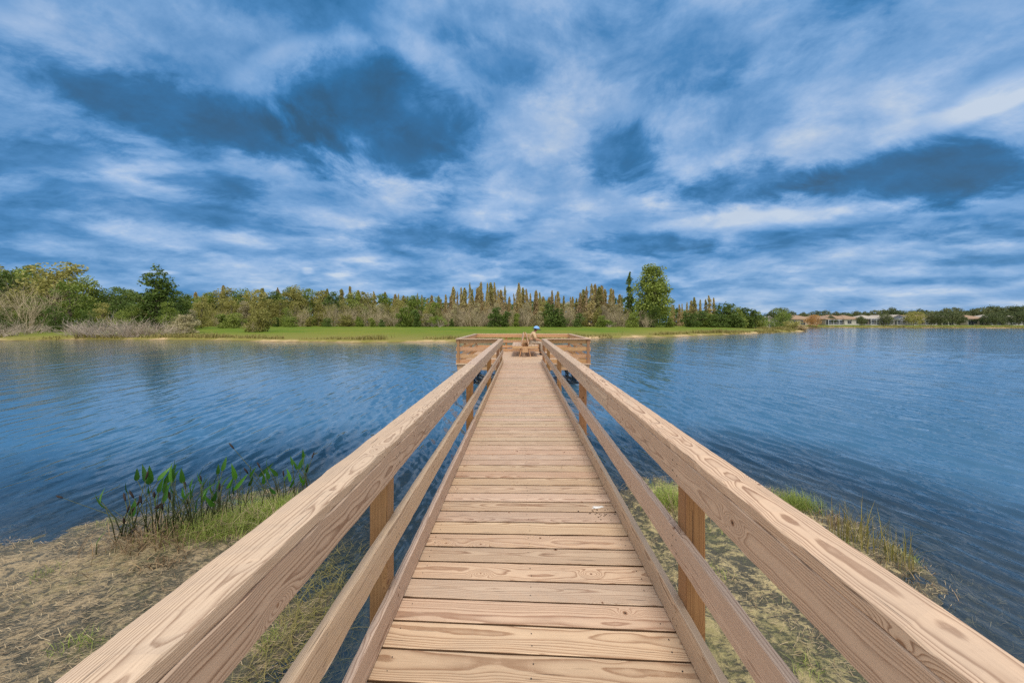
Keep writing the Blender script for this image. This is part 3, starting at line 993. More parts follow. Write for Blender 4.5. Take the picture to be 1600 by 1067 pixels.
def build_person():
    P0 = (0.0, 15.35, 0.0)
    root = empty('person', P0, label='person in a blue hat and tan shirt leaning forward on the bench, facing right', cat='person')
    skin = simple('skin', (0.50, 0.30, 0.20), 0.55, 0.1, 8)
    shirt = simple('tan_shirt', (0.56, 0.42, 0.26), 0.85, 0.12, 14)
    pants = simple('khaki_trousers', (0.36, 0.30, 0.24), 0.85, 0.15, 14)
    capm = simple('blue_cap', (0.20, 0.40, 0.74), 0.8, 0.1, 20)
    brimm = simple('dark_brim', (0.025, 0.028, 0.035), 0.7, 0.2, 20)
    hair = simple('dark_hair', (0.03, 0.02, 0.015), 0.6, 0.3, 40)
    # body: pelvis, spine, head, arms, legs as one surface
    V = [(.46, 0, .60), (.49, 0, .76), (.55, 0, .95), (.61, 0, 1.05), (.665, 0, 1.09), (.70, 0, 1.16), (.715, 0, 1.22),   # 0-6
         (.585, -.19, .98), (.66, -.23, .74), (.86, -.12, .68), (.93, -.06, .66),      # right arm 7-10
         (.585, .19, .98), (.66, .23, .74), (.86, .12, .68), (.93, .06, .66),          # left arm 11-14
         (.50, -.10, .56), (.92, -.13, .55), (.93, -.13, .12), (.95, -.13, .055), (1.08, -.14, .04),   # 15-19
         (.50, .10, .56), (.90, .13, .55), (.88, .13, .12), (.90, .13, .055), (1.03, .14, .04)]         # 20-24
    E = [(0, 1), (1, 2), (2, 3), (3, 4), (4, 5), (5, 6), (2, 7), (7, 8), (8, 9), (9, 10), (2, 11), (11, 12), (12, 13), (13, 14),
         (0, 15), (15, 16), (16, 17), (17, 18), (18, 19), (0, 20), (20, 21), (21, 22), (22, 23), (23, 24)]
    rad = [(.13, .15), (.115, .14), (.12, .16), .07, .055, (.085, .075), (.09, .078), .055, .045, .035, .03, .055, .045, .035, .03,
           .085, .065, .045, .045, .035, .085, .065, .045, .045, .035]
    body = skin_obj('body', V, E, rad, skin, root)
    # fingers on the clasped hands, one short chain each
    for s in (-1, 1):
        for i in range(5):
            fy = s * (.075 - .018 * i); L = (.055, .07, .075, .07, .055)[i]
            a = Vector((.94, fy, .66 + .004 * i)); b_ = a + Vector((L * .6, -s * .012, -.012)); c = b_ + Vector((L * .35, -s * .012, -.03))
            m = MB(); m.tube([a, b_, c], [.0095, .0085, .007], 6)
            m.build('finger', skin, root, smooth=True)
    # clothing follows the same joints, slightly wider
    sv = V[0:4] + V[7:9] + V[11:13]
    skin_obj('shirt', [Vector(v) for v in sv], [(0, 1), (1, 2), (2, 3), (2, 4), (4, 5), (2, 6), (6, 7)],
             [(.145, .168), (.13, .158), (.150, .20), .10, .08, .065, .08, .065], shirt, root)
    pv = [V[0]] + V[15:18] + V[20:23]
    skin_obj('trousers', [Vector(v) for v in pv], [(0, 1), (1, 2), (2, 3), (0, 4), (4, 5), (5, 6)],
             [(.15, .172), .102, .082, .062, .102, .082, .062], pants, root)
    for s, i in ((-1, 18), (1, 23)):
        m = MB(); a = Vector(V[i]); ell(m, a + Vector((.08, 0, -.0)), .145, .052, .055, z0=-0.98)
        m.build('shoe', brimm, root, smooth=True)
    hd = Vector((.715, 0, 1.165))
    tilt = Matrix.Rotation(R(10), 3, 'Y')
    m = MB(); ell(m, hd + Vector((-.005, 0, .03)), .140, .125, .125, n=20, m=8, z0=-0.05, rot=tilt)
    cap = m.build('hat', capm, root, smooth=True)
    m = MB()
    n = 24; vs = []
    for k in range(n):
        a = 2 * math.pi * k / n
        for (q, dz) in ((.125, .006), (.235, -.028)):
            for zt in (0.004, -0.004):
                vs.append(hd + Vector((-.005, 0, .03)) + tilt @ Vector((q * math.cos(a), q * .9 * math.sin(a), dz + zt)))
    fs = []
    for k in range(n):
        b0 = k * 4; b1 = ((k + 1) % n) * 4
        fs += [(b0, b0 + 2, b1 + 2, b1), (b0 + 1, b1 + 1, b1 + 3, b0 + 3), (b0 + 2, b0 + 3, b1 + 3, b1 + 2), (b0, b1, b1 + 1, b0 + 1)]
    m.add(vs, fs); m.build('brim', brimm, cap, smooth=True)
    m = MB(); ell(m, hd + Vector((-.035, 0, .0)), .082, .092, .085, z0=-0.8); m.build('hair', hair, root, smooth=True)
    for s in (-1, 1):
        m = MB(); ell(m, hd + Vector((.088, s * .034, .005)), .018, .022, .014, z0=-.99); m.build('eye', brimm, root, smooth=True)
        m = MB(); ell(m, hd + Vector((-.005, s * .094, -.005)), .02, .012, .03, z0=-.99); m.build('ear', skin, root, smooth=True)
    m = MB(); m.tube([hd + Vector((.085, 0, .01)), hd + Vector((.125, 0, -.03)), hd + Vector((.09, 0, -.035))], [.008, .016, .010], 8); m.build('nose', skin, root, smooth=True)
    m = MB(); m.tube([hd + Vector((.09, -.026, -.06)), hd + Vector((.102, 0, -.062)), hd + Vector((.09, .026, -.06))], [.004, .007, .004], 6)
    m.build('mouth', simple('lips', (0.30, 0.12, 0.09), 0.5, 0.1, 8), root, smooth=True)


build_person()


# ------------------------------------------------------------------ vegetation builders
def leaves_mesh(name, centers, sizes, tint, up=0.35, elong=1.5, seed=0):
    """every leaf or spray a bent four-sided blade"""
    r = np.random.default_rng(seed)
    n = len(centers)
    nrm = r.normal(size=(n, 3)); nrm[:, 2] += up * 2
    nrm /= np.linalg.norm(nrm, axis=1, keepdims=True)
    a = r.normal(size=(n, 3)); a -= (a * nrm).sum(1, keepdims=True) * nrm
    a /= np.linalg.norm(a, axis=1, keepdims=True)
    b = np.cross(nrm, a)
    s = sizes[:, None]
    c = centers
    v0 = c - a * s * elong * .5
    v1 = c + b * s * .5 + nrm * s * .08
    v2 = c + a * s * elong * .5
    v3 = c - b * s * .5 + nrm * s * .08
    co = np.stack([v0, v1, v2, v3], 1).reshape(-1, 3)
    q = np.arange(n * 4).reshape(n, 4)
    return mesh_np(name, co, q, attrs={'tint': np.repeat(tint, 4)}, smooth=False)


def crown_points(lobes, n, seed, clumps=16, tight=0.26, hollow=0.72):
    r = np.random.default_rng(seed)
    pts, tint = [], []
    vol = np.array([l[1][0] * l[1][1] * l[1][2] for l in lobes]) ** 0.66
    vol /= vol.sum()
    for (c, rad), w in zip(lobes, vol):
        c = np.array(c); rad = np.array(rad)
        k = max(5, int(clumps * len(lobes) * w))
        d = r.normal(size=(k, 3)); d[:, 2] = d[:, 2] * .9 + .15
        d /= np.linalg.norm(d, axis=1, keepdims=True)
        rr = hollow + (1 - hollow) * r.random((k, 1))
        cc = c + d * rad * rr
        ct = np.clip(r.normal(.5, .25, k), 0, 1)
        m = int(n * w)
        idx = r.integers(0, k, m)
        g3 = r.normal(size=(m, 3)); g3 *= np.minimum(1, 1.5 / np.linalg.norm(g3, axis=1, keepdims=True)); sp = g3 * 1.25 * rad.mean() * tight * (0.55 + 0.8 * r.random((k, 1)))[idx]
        sp[:, 2] *= .62
        pts.append(cc[idx] + sp)
        tint.append(np.clip(ct[idx] + r.normal(0, .2, m), 0, 1))
    return np.concatenate(pts), np.concatenate(tint)


def branches_mb(mb, base, tips, r0, rs, k=5):
    for tip in tips:
        tip = Vector(tip); base = Vector(base)
        mid = base.lerp(tip, .5) + Vector((rs.uniform(-.1, .1), rs.uniform(-.1, .1), rs.uniform(0, .12))) * (tip - base).length
        mb.tube([base, mid, tip], [r0, r0 * .6, r0 * .2], k, cap=False)


def proto_broad(seed, wide=1.0, n=5200, leaf=.23, lobes_n=7, H=10.0, low=0.12, hollow=.72, tight=.27, trunk='bark', shape='round'):
    rs = random.Random(seed)
    lobes = []
    for i in range(lobes_n):
        f = i / max(1, lobes_n - 1)
        z = H * (low + .16 + (.66 - low) * f + rs.uniform(-.04, .04))
        env = math.sin(math.pi * min(1, max(.12, (f * .8 + .2)))) if shape == 'round' else (1.0 - .55 * f)
        a = rs.uniform(0, 6.283)
        off = H * .20 * wide * env * rs.uniform(.4, 1.1)
        rad = H * (.17 + .09 * rs.random()) * (1.05 - .25 * f)
        lobes.append(((off * math.cos(a), off * math.sin(a), z), (rad * wide, rad * wide, rad * .85)))
    zt = max(l[0][2] + l[1][2] for l in lobes)
    pts, tint = crown_points(lobes, n, seed, hollow=hollow, tight=tight)
    r = np.random.default_rng(seed + 5)
    keep = pts[:, 2] > 0.1
    pts = pts[keep]; tint = tint[keep]
    sc = H / np.percentile(pts[:, 2], 99.7)
    crown = leaves_mesh('crown', pts * np.array([1, 1, sc]), leaf * (.6 + .8 * r.random(len(pts))), tint, seed=seed)
    mb = MB()
    top = Vector((0, 0, H * .55))
    mb.tube([(0, 0, -.4), (0.05, 0, H * .12), (-.06, .05, H * .3), top], [H * .028, H * .021, H * .016, H * .010], 7)
    for (c, rad) in lobes:
        f = min(1, max(.12, c[2] / H * .55))
        base = Vector((0, 0, H * f * .8))
        branches_mb(mb, base, [c, (c[0] * 1.3, c[1] * 1.3, c[2] + rad[2] * .6)], H * .009, rs)
    return crown, mb


def proto_cypress(seed, H=12.0, n=5200, leaf=.20, slim=.085, sparse=0.0):
    """narrow feathery column: sprays all round a straight stem, thinning to a blunt tip"""
    r = np.random.default_rng(seed)
    t = r.random(n) ** .9 * .97 + .02
    a = r.random(n) * 6.283
    wob = vnoise(t * 13 + seed * 3.1, a * 1.6 + seed, seed, 3, 1.0)            # ragged outline
    Rm = H * slim * np.minimum(1.0, 1.25 * (1.0 - t) ** .55 + .03) * (.12 + 2.1 * wob ** 1.5)
    q = Rm * np.sqrt(r.random(n))
    z = t * H - q * .15 + r.normal(0, .05, n)
    if sparse:
        keep = vnoise(t * 16 + 5 + seed, a * .9, seed + 40, 2, 1.0) > sparse * .62
    else:
        keep = np.ones(n, bool)
    pts = np.stack([np.cos(a) * q, np.sin(a) * q, z], 1)[keep]
    t = t[keep]; m = len(t)
    tint = np.clip(t * 1.15 - .12 + (wob[keep] - .5) * .5 + r.normal(0, .14, m), 0, 1)
    crown = leaves_mesh('crown', pts, leaf * (.5 + .8 * r.random(m)) * (.75 + .45 * (1 - t)), tint, up=.0, elong=2.0, seed=seed)
    mb = MB()
    mb.tube([(0, 0, -.4), (0, 0, H * .08), (0.04, .03, H * .5), (0, 0, H * .99)], [H * .021, H * .014, H * .008, .015], 6)
    for i in range(40):
        tt = r.random() * .9 + .05; aa = r.random() * 6.283; L = H * slim * (1 - tt) ** .5
        mb.tube([(0, 0, tt * H), (math.cos(aa) * L, math.sin(aa) * L, tt * H + L * .1)], [.03, .008], 3, cap=False)
    return crown, mb


def proto_bare(seed, H=3.0, W=3.0, n=70, depth=3, rad=.03, spread=1.0, k=3):
    """leafless spreading shrub: forked twigs from the root"""
    rs = random.Random(seed)
    mb = MB()
    def grow(p, d, L, r, lv):
        pts = [p]; q = p
        for _ in range(3):
            d = (d + Vector((rs.gauss(0, .16), rs.gauss(0, .16), rs.gauss(.02, .12)))).normalized()
            q = q + d * L / 3
            pts.append(q)
        mb.tube(pts, [r, r * .85, r * .7, r * .5], k, cap=False)
        if lv < depth:
            for _ in range(rs.choice((2, 3))):
                j = rs.choice((1, 2, 3))
                nd = (d + Vector((rs.gauss(0, .55), rs.gauss(0, .55), rs.gauss(.1, .4)))).normalized()
                grow(pts[j], nd, L * rs.uniform(.55, .8), r * .55, lv + 1)
    for i in range(n):
        a = rs.uniform(0, 6.283); tilt = rs.random() ** .7 * spread
        d = Vector((math.cos(a) * tilt * W / H, math.sin(a) * tilt * W / H, 1)).normalized()
        o = Vector((math.cos(a), math.sin(a), 0)) * rs.random() * W * .35
        grow(o, d, H * rs.uniform(.4, .62), rad, 1)
    return mb


def proto_palmetto(seed, H=2.4, n=16):
    rs = random.Random(seed)
    co, q, ti = [], [], []
    stems = MB()
    for i in range(n):
        a = rs.uniform(0, 6.283); el = rs.uniform(.25, 1.3)
        d = Vector((math.cos(a) * math.cos(el), math.sin(a) * math.cos(el), math.sin(el)))
        L = H * rs.uniform(.5, .75)
        tip = d * L
        stems.tube([(0, 0, -.1), d * L * .5, tip], [.035, .025, .018], 4)
        side = d.cross(Vector((0, 0, 1))).normalized(); upv = side.cross(d)
        tn = rs.random()
        for b in range(13):
            an = R(-100 + 200 * b / 12)
            dd = (d * math.cos(an) + side * math.sin(an) + upv * .12).normalized()
            e = tip + dd * H * .34 - Vector((0, 0, .10 * abs(an)))
            pw = dd.cross(upv).normalized() * .045
            m = tip.lerp(e, .5)
            bi = len(co)
            co += [tip, m + pw, e, m - pw]; q.append((bi, bi + 1, bi + 2, bi + 3)); ti += [tn] * 4
    me = mesh_np('fronds', [tuple(c) for c in co], q, attrs={'tint': ti}, smooth=False)
    return me, stems


def blade_mesh(name, bases, heights, leans, widths, tint, seed=0, segs=3):
    """curved tapering blades of grass or reed"""
    r = np.random.default_rng(seed)
    n = len(bases)
    az = r.random(n) * 6.283
    dx = np.cos(az); dy = np.sin(az)
    wx = -dy; wy = dx
    rows = []
    for s in range(segs + 1):
        f = s / segs
        x = bases[:, 0] + dx * leans * heights * f ** 1.8
        y = bases[:, 1] + dy * leans * heights * f ** 1.8
        z = bases[:, 2] + heights * f * (1 - .35 * np.minimum(leans, 1.5) * f)
        w = widths * (1 - f) ** .7 * .5 + .0002
        rows.append(np.stack([x - wx * w, y - wy * w, z], 1)); rows.append(np.stack([x + wx * w, y + wy * w, z], 1))
    A = np.stack(rows, 1)
    m = 2 * (segs + 1)
    co = A.reshape(-1, 3)
    q = []
    base = np.arange(n) * m
    for s in range(segs):
        q.append(np.stack([base + 2 * s, base + 2 * s + 1, base + 2 * s + 3, base + 2 * s + 2], 1))
    return mesh_np(name, co, np.concatenate(q), attrs={'tint': np.repeat(tint, m)}, smooth=False)


def ordinal(i):
    w = ['first', 'second', 'third', 'fourth', 'fifth', 'sixth', 'seventh', 'eighth', 'ninth', 'tenth', 'eleventh', 'twelfth', 'thirteenth',
         'fourteenth', 'fifteenth', 'sixteenth', 'seventeenth', 'eighteenth', 'nineteenth', 'twentieth']
    if i < 20: return w[i]
    return {0: 'twenty', 1: 'thirty', 2: 'forty', 3: 'fifty'}[(i + 1) // 10 - 2] + ('' if (i + 1) % 10 == 0 else '-' + w[(i + 1) % 10 - 1])


PROTO = {}
def reg(kind, variants):
    PROTO[kind] = variants


reg('broad', [(proto_broad(11 + i, wide=(1.0, 1.25, .9, 1.4)[i], lobes_n=(8, 9, 7, 10)[i]), 10.0) for i in range(4)])
reg('bushy', [(proto_broad(31 + i, wide=(1.35, 1.7, 1.2)[i], lobes_n=9, low=-.06, n=5200, leaf=.25), 10.0) for i in range(3)])
reg('tallcrown', [(proto_broad(53, wide=.92, lobes_n=16, low=.0, n=11000, leaf=.21, tight=.24, hollow=.55), 10.0)])
reg('openoval', [(proto_broad(71, wide=.60, lobes_n=17, low=.02, n=5200, leaf=.19, tight=.20, hollow=.7), 10.0)])
reg('cypress', [(proto_cypress(5 + i, slim=(.075, .092, .066, .10, .072)[i], sparse=(0, .3, .5, .2, .8)[i]), 12.0) for i in range(5)])
reg('oak', [(proto_broad(91 + i, wide=(1.7, 2.0, 1.5)[i], lobes_n=10, low=.08, n=4000, leaf=.36), 10.0) for i in range(3)])
reg('shrub', [(proto_broad(121 + i, wide=(1.5, 1.8, 1.3)[i], lobes_n=8, low=-.12, n=3200, leaf=.45), 10.0) for i in range(3)])
_cache = {}
def get_meshes(kind, vi, leafm, barkm):
    key = (kind, vi, leafm, barkm)
    if key not in _cache:
        (crown, mb), H = PROTO[kind][vi]
        c = crown.copy(); c.materials.clear(); c.materials.append(M[leafm])
        t = mb.build('trunk', M[barkm], None, smooth=True)
        tm = t.data
        bpy.data.objects.remove(t)
        _cache[key] = (c, tm, H)
    return _cache[key]


TREES = []   # (px, label stem, category, group, empty)


def tree(name, kind, vi, px, Y, top, leafm, barkm='bark', stand=None, cat='tree', label=None, wx=1.0, dz=0.0, what=None):
    X = (px - CX) / FPX * Y
    zg = ground_z(X, Y) + dz
    H = EYE + (CY - top) * Y / FPX - zg
    c, tm, H0 = get_meshes(kind, vi, leafm, barkm)
    e = empty(name, (X, Y, zg), random.uniform(0, 6.28))
    s = H / H0
    e.scale = (s * wx, s * wx, s)
    cr = bpy.data.objects.new('crown', c); COL.objects.link(cr); cr.parent = e
    tr = bpy.data.objects.new('trunk', tm); COL.objects.link(tr); tr.parent = e
    e['category'] = cat
    if kind == 'cypress': e.rotation_euler = (R(random.uniform(-2.5, 2.5)), R(random.uniform(-2.5, 2.5)), e.rotation_euler[2])
    if label: e['label'] = label
    else: TREES.append((px, what, stand, e))
    return e


rt = random.Random(99)
J = rt.uniform

# --- left wood (nearer the water)
LS = 'left shore wood'
tree('broadleaf_tree', 'broad', 1, 88, 66, 411, 'leaf_olive', label='tallest olive green tree on the far left, rising above the wood', wx=1.1)
tree('broadleaf_tree', 'bushy', 0, 108, 58, 440, 'leaf_mid', label='full bright green round tree right of the tallest tree on the far left', wx=.8)
tree('broadleaf_tree', 'openoval', 0, 246, 62, 417, 'leaf_dark', label='lone tall open dark tree standing above the left wood with sky showing through', wx=1.25)
for px, Y, top, kd, lm, wx in [
    (-60, 64, 418, 'broad', 'leaf_mid', 1), (-15, 70, 416, 'broad', 'leaf_olive', 1.0), (8, 62, 425, 'broad', 'leaf_dark', .9), (35, 68, 422, 'broad', 'leaf_mid', 1),
    (60, 72, 418, 'broad', 'leaf_dark', .9), (-30, 56, 450, 'bushy', 'leaf_mid', .8), (20, 57, 455, 'bushy', 'leaf_olive', .8), (58, 56, 462, 'bushy', 'leaf_mid', .8),
    (135, 66, 432, 'broad', 'leaf_mid', .8), (150, 70, 455, 'bushy', 'leaf_mid', .8), (178, 68, 449, 'broad', 'leaf_dark', .9), (200, 72, 453, 'broad', 'leaf_mid', .9),
    (160, 58, 474, 'bushy', 'leaf_olive', .8), (205, 60, 478, 'bushy', 'leaf_mid', .7), (222, 74, 462, 'broad', 'leaf_olive', .9), (272, 68, 455, 'broad', 'leaf_dark', .9),
    (292, 70, 462, 'bushy', 'leaf_mid', .7), (262, 60, 472, 'bushy', 'leaf_mid', .8), (315, 76, 463, 'bushy', 'leaf_olive', .7), (85, 54, 478, 'bushy', 'leaf_dark', .8),
    (140, 54, 484, 'bushy', 'leaf_dark', .7), (0, 52, 480, 'bushy', 'leaf_dark', .7), (300, 62, 484, 'bushy', 'leaf_grey', .7), (185, 55, 488, 'bushy', 'leaf_mid', .6)]:
    tree('broadleaf_tree', kd, rt.randrange(len(PROTO[kd])), px, Y, top, lm, stand=LS, wx=wx * 1.05,
         what={'leaf_mid': 'mid green bushy tree', 'leaf_olive': 'olive green tree', 'leaf_dark': 'dark green tree', 'leaf_grey': 'grey-green low tree'}[lm])

# --- long wood between the left shore and the platform
CS = 'wood behind the lawn'
prof = [(330, 455), (350, 449), (375, 451), (400, 453), (425, 455), (450, 447), (462, 444), (480, 450), (500, 453), (525, 456), (550, 455), (575, 458), (600, 460), (625, 464), (650, 468), (675, 470)]
for i, (px, top) in enumerate(prof):
    lm = ('leaf_mid', 'leaf_olive', 'leaf_mid', 'leaf_olive', 'leaf_dark')[i % 5]
    tree('broadleaf_tree', 'broad', i % 4, px + J(-4, 4), 112 + J(-4, 6), top + J(-1, 3), lm, stand=CS, wx=.9,
         what={'leaf_mid': 'mid green tall tree', 'leaf_olive': 'olive tall tree', 'leaf_dark': 'dark tall tree'}[lm])
for i in range(30):       # second row, lower, greyish and olive
    px = 325 + i * 12.2 + J(-4, 4)
    if px > 690: break
    lm = rt.choice(('leaf_grey', 'leaf_olive', 'leaf_mid', 'leaf_olive'))
    tree('understorey_tree', 'bushy', i % 3, px, 103 + J(-2, 3), 473 + J(-11, 12), lm, 'bark_pale', stand=CS, wx=.75,
         what={'leaf_mid': 'mid green rounded small tree', 'leaf_olive': 'olive rounded small tree', 'leaf_grey': 'grey-green rounded small tree'}[lm])
# distant cypresses peeping over the middle wood
CY0 = 'cypress tips over the middle wood'
for i, (px, top) in enumerate([(305, 458), (322, 460), (345, 447), (410, 452), (436, 451), (512, 453), (534, 453), (549, 449), (562, 455), (586, 457), (604, 458), (615, 461)]):
    tree('cypress_tree', 'cypress', i % 5, px, 124 + J(-2, 2), top - 2, rt.choice(('leaf_cyp', 'leaf_rust')), stand=CY0, what='cypress', wx=1.3)

# --- cypress stands: rusty spires
def stand_trees(lst, stand, Y0):
    for i, (px, top) in enumerate(lst):
        lm = rt.choice(('leaf_rust', 'leaf_cyp', 'leaf_rust'))
        tree('cypress_tree', 'cypress', rt.randrange(5), px + J(-1.5, 1.5), Y0 + J(-4, 5), top + (J(-1, 6) if i % 3 else 0), lm, 'bark_pale', stand=stand, wx=J(.65, 1.45),
             what='rusty brown cypress' if lm == 'leaf_rust' else 'olive tinged cypress')
stand_trees([(622, 459), (629, 458), (638, 463), (654, 457), (659, 456), (668, 462), (674, 461), (684, 461), (690, 463), (697, 460), (704, 463)], 'group left of the platform', 108)
stand_trees([(710, 448), (715, 450), (721, 447), (727, 449), (733, 439), (738, 450), (743, 449), (749, 442), (754, 441), (759, 441), (763, 448), (768, 442), (774, 441), (780, 447), (785, 452), (790, 446), (796, 463)],
            'tall stand above the platform', 106)
stand_trees([(806, 458), (810, 441), (814, 455), (819, 449), (824, 452), (830, 458), (835, 455), (840, 451), (845, 457), (850, 463), (857, 464), (862, 452), (868, 461), (874, 454), (880, 460), (888, 463), (894, 458), (899, 462)],
            'row right of the tall stand', 108)
stand_trees([(905, 457), (911, 449), (917, 445), (922, 443), (929, 444), (935, 444), (941, 446), (947, 450), (953, 451), (959, 452), (965, 457), (972, 460)], 'clump beside the big round tree', 104)
stand_trees([(1048, 475), (1055, 476), (1062, 473), (1068, 474), (1074, 471), (1081, 470), (1088, 464), (1094, 466), (1100, 462), (1109, 461), (1116, 460)], 'thin row beyond the big round tree', 118)
tree('cypress_tree', 'cypress', 4, 983, 100, 424, 'leaf_dark', label='slender dark see-through conifer just left of the big round tree', wx=1.15)
tree('broadleaf_tree', 'tallcrown', 0, 1019, 96, 416, 'leaf_mid', label='big round full-crowned tree, tallest on the far shore right of the platform', wx=1.0)
tree('broadleaf_tree', 'bushy', 1, 1022, 92, 472, 'leaf_dark', label='dark bushy tree crowding the foot of the big round tree', wx=.75)
# --- grey leafless understorey and front shrubs, seen in front of the stands
US = 'scrub along the lawn edge'
for i in range(34):
    px = 610 + i * 12.0 + J(-4, 4)
    if 990 < px < 1040: continue
    lm = rt.choice(('leaf_grey', 'leaf_grey', 'leaf_olive'))
    tree('understorey_tree', 'bushy', i % 3, px, 100 + J(-2, 2), 480 + J(-9, 12), lm, 'bark_pale', stand=US, wx=.6,
         what={'leaf_olive': 'olive brushy small tree', 'leaf_grey': 'grey brushy small tree'}[lm])
SH = 'shrubs at the lawn edge'
for px, Y, top, lm, wx in [
    (345, 78, 491, 'leaf_mid', 1), (365, 76, 489, 'leaf_mid', 1), (430, 92, 496, 'leaf_dark', .9), (455, 93, 495, 'leaf_mid', 1), (485, 94, 496, 'leaf_olive', 1), (512, 94, 497, 'leaf_dark', .9),
    (540, 95, 492, 'leaf_olive', 1), (560, 95, 495, 'leaf_mid', .8), (580, 94, 497, 'leaf_mid', .9), (596, 93, 499, 'leaf_dark', .8), (632, 93, 480, 'leaf_mid', .75), (648, 92, 484, 'leaf_dark', .7),
    (668, 94, 490, 'leaf_grey', .8), (706, 94, 498, 'leaf_dark', .6), (776, 93, 480, 'leaf_dark', .8), (792, 92, 487, 'leaf_dark', .8), (808, 94, 490, 'leaf_mid', .7), (858, 92, 474, 'leaf_dark', .75),
    (872, 91, 482, 'leaf_dark', .8), (845, 93, 487, 'leaf_grey', .7), (905, 92, 489, 'leaf_dark', .7), (940, 93, 493, 'leaf_mid', .8), (990, 91, 487, 'leaf_mid', .7), (1005, 94, 486, 'leaf_grey', .7), (1046, 92, 497, 'leaf_mid', .9),
    (1078, 96, 489, 'leaf_dark', 1), (1095, 98, 486, 'leaf_dark', 1), (1110, 97, 490, 'leaf_mid', 1), (1132, 100, 474, 'leaf_dark', .8), (1145, 101, 478, 'leaf_mid', .8), (1160, 102, 481, 'leaf_dark', .9), (1172, 103, 483, 'leaf_dark', .9), (1182, 104, 487, 'leaf_mid', .9),
    (1150, 95, 491, 'leaf_dark', 1.2), (1126, 94, 491, 'leaf_dark', 1.2)]:
    tree('shrub', 'shrub', rt.randrange(3), px, Y, top, lm, stand=SH, cat='shrub', wx=wx * 1.1,
         what={'leaf_mid': 'mid green shrub', 'leaf_olive': 'olive green shrub', 'leaf_dark': 'dark green shrub', 'leaf_grey': 'grey-green shrub'}[lm])
tree('shrub', 'shrub', 1, 406, 55, 484, 'leaf_olive', cat='shrub', label='rounded grey-green shrub standing alone near the left sandy shore', wx=.95)
tree('shrub', 'shrub', 0, 288, 52, 492, 'leaf_grey', cat='shrub', label='pale grey-green shrub right of the dead brush on the left shore', wx=1.2)

# palmettos
for px, Y, top, lab in ((687, 92, 491, 'fan-leaved palmetto clump at the lawn edge left of the platform'), (676, 93, 494, 'smaller fan-leaved palmetto beside the palmetto clump left of the platform'), (952, 92, 498, 'low fan palmetto at the lawn edge right of the platform')):
    X = (px - CX) / FPX * Y; zg = ground_z(X, Y)
    fr, st = proto_palmetto(int(px))
    e = empty('palmetto', (X, Y, zg), 0, label=lab, cat='palmetto')
    e.scale = (1.3, 1.3, (EYE + (CY - top) * Y / FPX - zg) / 2.2)
    link('fronds', fr, e, [M['leaf_mid']]); st.build('stem', M['bark_pale'], e)

# --- bare grey brush on the left shore
BR = []
bare_v = [proto_bare(200 + i, 3.0, 4.2, 40, 3, .034, 1.0) for i in range(3)]
bare_m = []
for b in bare_v:
    o = b.build('dead_shrub', M['twig']); bare_m.append(o.data); bpy.data.objects.remove(o)
tanm = []
for i in range(2):
    o = proto_bare(230 + i, 6.0, 5.0, 34, 4, .035, .8).build('bare_tree', M['twig_tan']); tanm.append(o.data); bpy.data.objects.remove(o)
for i, (px, py, top, w) in enumerate([(-20, 531, 500, 1), (18, 529, 497, 1.15), (48, 527, 503, .8), (122, 529, 500, .9), (143, 530, 496, 1), (165, 530, 494, 1.1), (190, 530, 495, 1.1), (213, 530, 493, 1.1), (238, 529, 498, 1.0), (262, 528, 506, .8)]):
    Y = 527 * 2.3 / (py - 503) ; X = (px - CX) / FPX * Y; zg = ground_z(X, Y)
    o = bpy.data.objects.new('dead_shrub', bare_m[i % 3]); COL.objects.link(o)
    o.location = (X, Y, zg - .05); o.rotation_euler = (0, 0, J(0, 6)); s = (EYE + (CY - top) * Y / FPX - zg) / 3.0
    o.scale = (w * 1.0, w * 1.0, s)
    tag(o, cat='dead shrub', group='dead brush on the left shore'); BR.append((px, o))
for i, (px, o) in enumerate(BR):
    o['label'] = 'grey leafless spreading shrub on the left waterline, %s from the left' % ordinal(i)
BT = []
for i, (px, Y, top) in enumerate([(48, 54, 436), (20, 55, 452), (280, 53, 488), (345, 84, 482), (395, 54, 500), (470, 98, 474), (520, 98, 470), (545, 97, 472), (575, 98, 470), (600, 96, 480), (618, 94, 478), (720, 98, 482), (735, 98, 470), (748, 97, 484), (765, 98, 478), (820, 97, 480), (885, 96, 474), (898, 97, 480), (960, 96, 478), (975, 95, 482), (1010, 90, 489), (700, 99, 474), (780, 99, 470)]):
    X = (px - CX) / FPX * Y; zg = ground_z(X, Y)
    o = bpy.data.objects.new('bare_tree', tanm[i % 2]); COL.objects.link(o)
    o.location = (X, Y, zg - .1); o.rotation_euler = (0, 0, J(0, 6)); s = (EYE + (CY - top) * Y / FPX - zg) / 6.6
    o.scale = (s * .8, s * .8, s)
    tag(o, cat='bare tree', group='leafless trees in the woods'); BT.append((px, o))
BT.sort(key=lambda a: a[0])
for i, (px, o) in enumerate(BT):
    o['label'] = 'pale leafless tangle of branches in the wood, %s of these from the left' % ordinal(i)

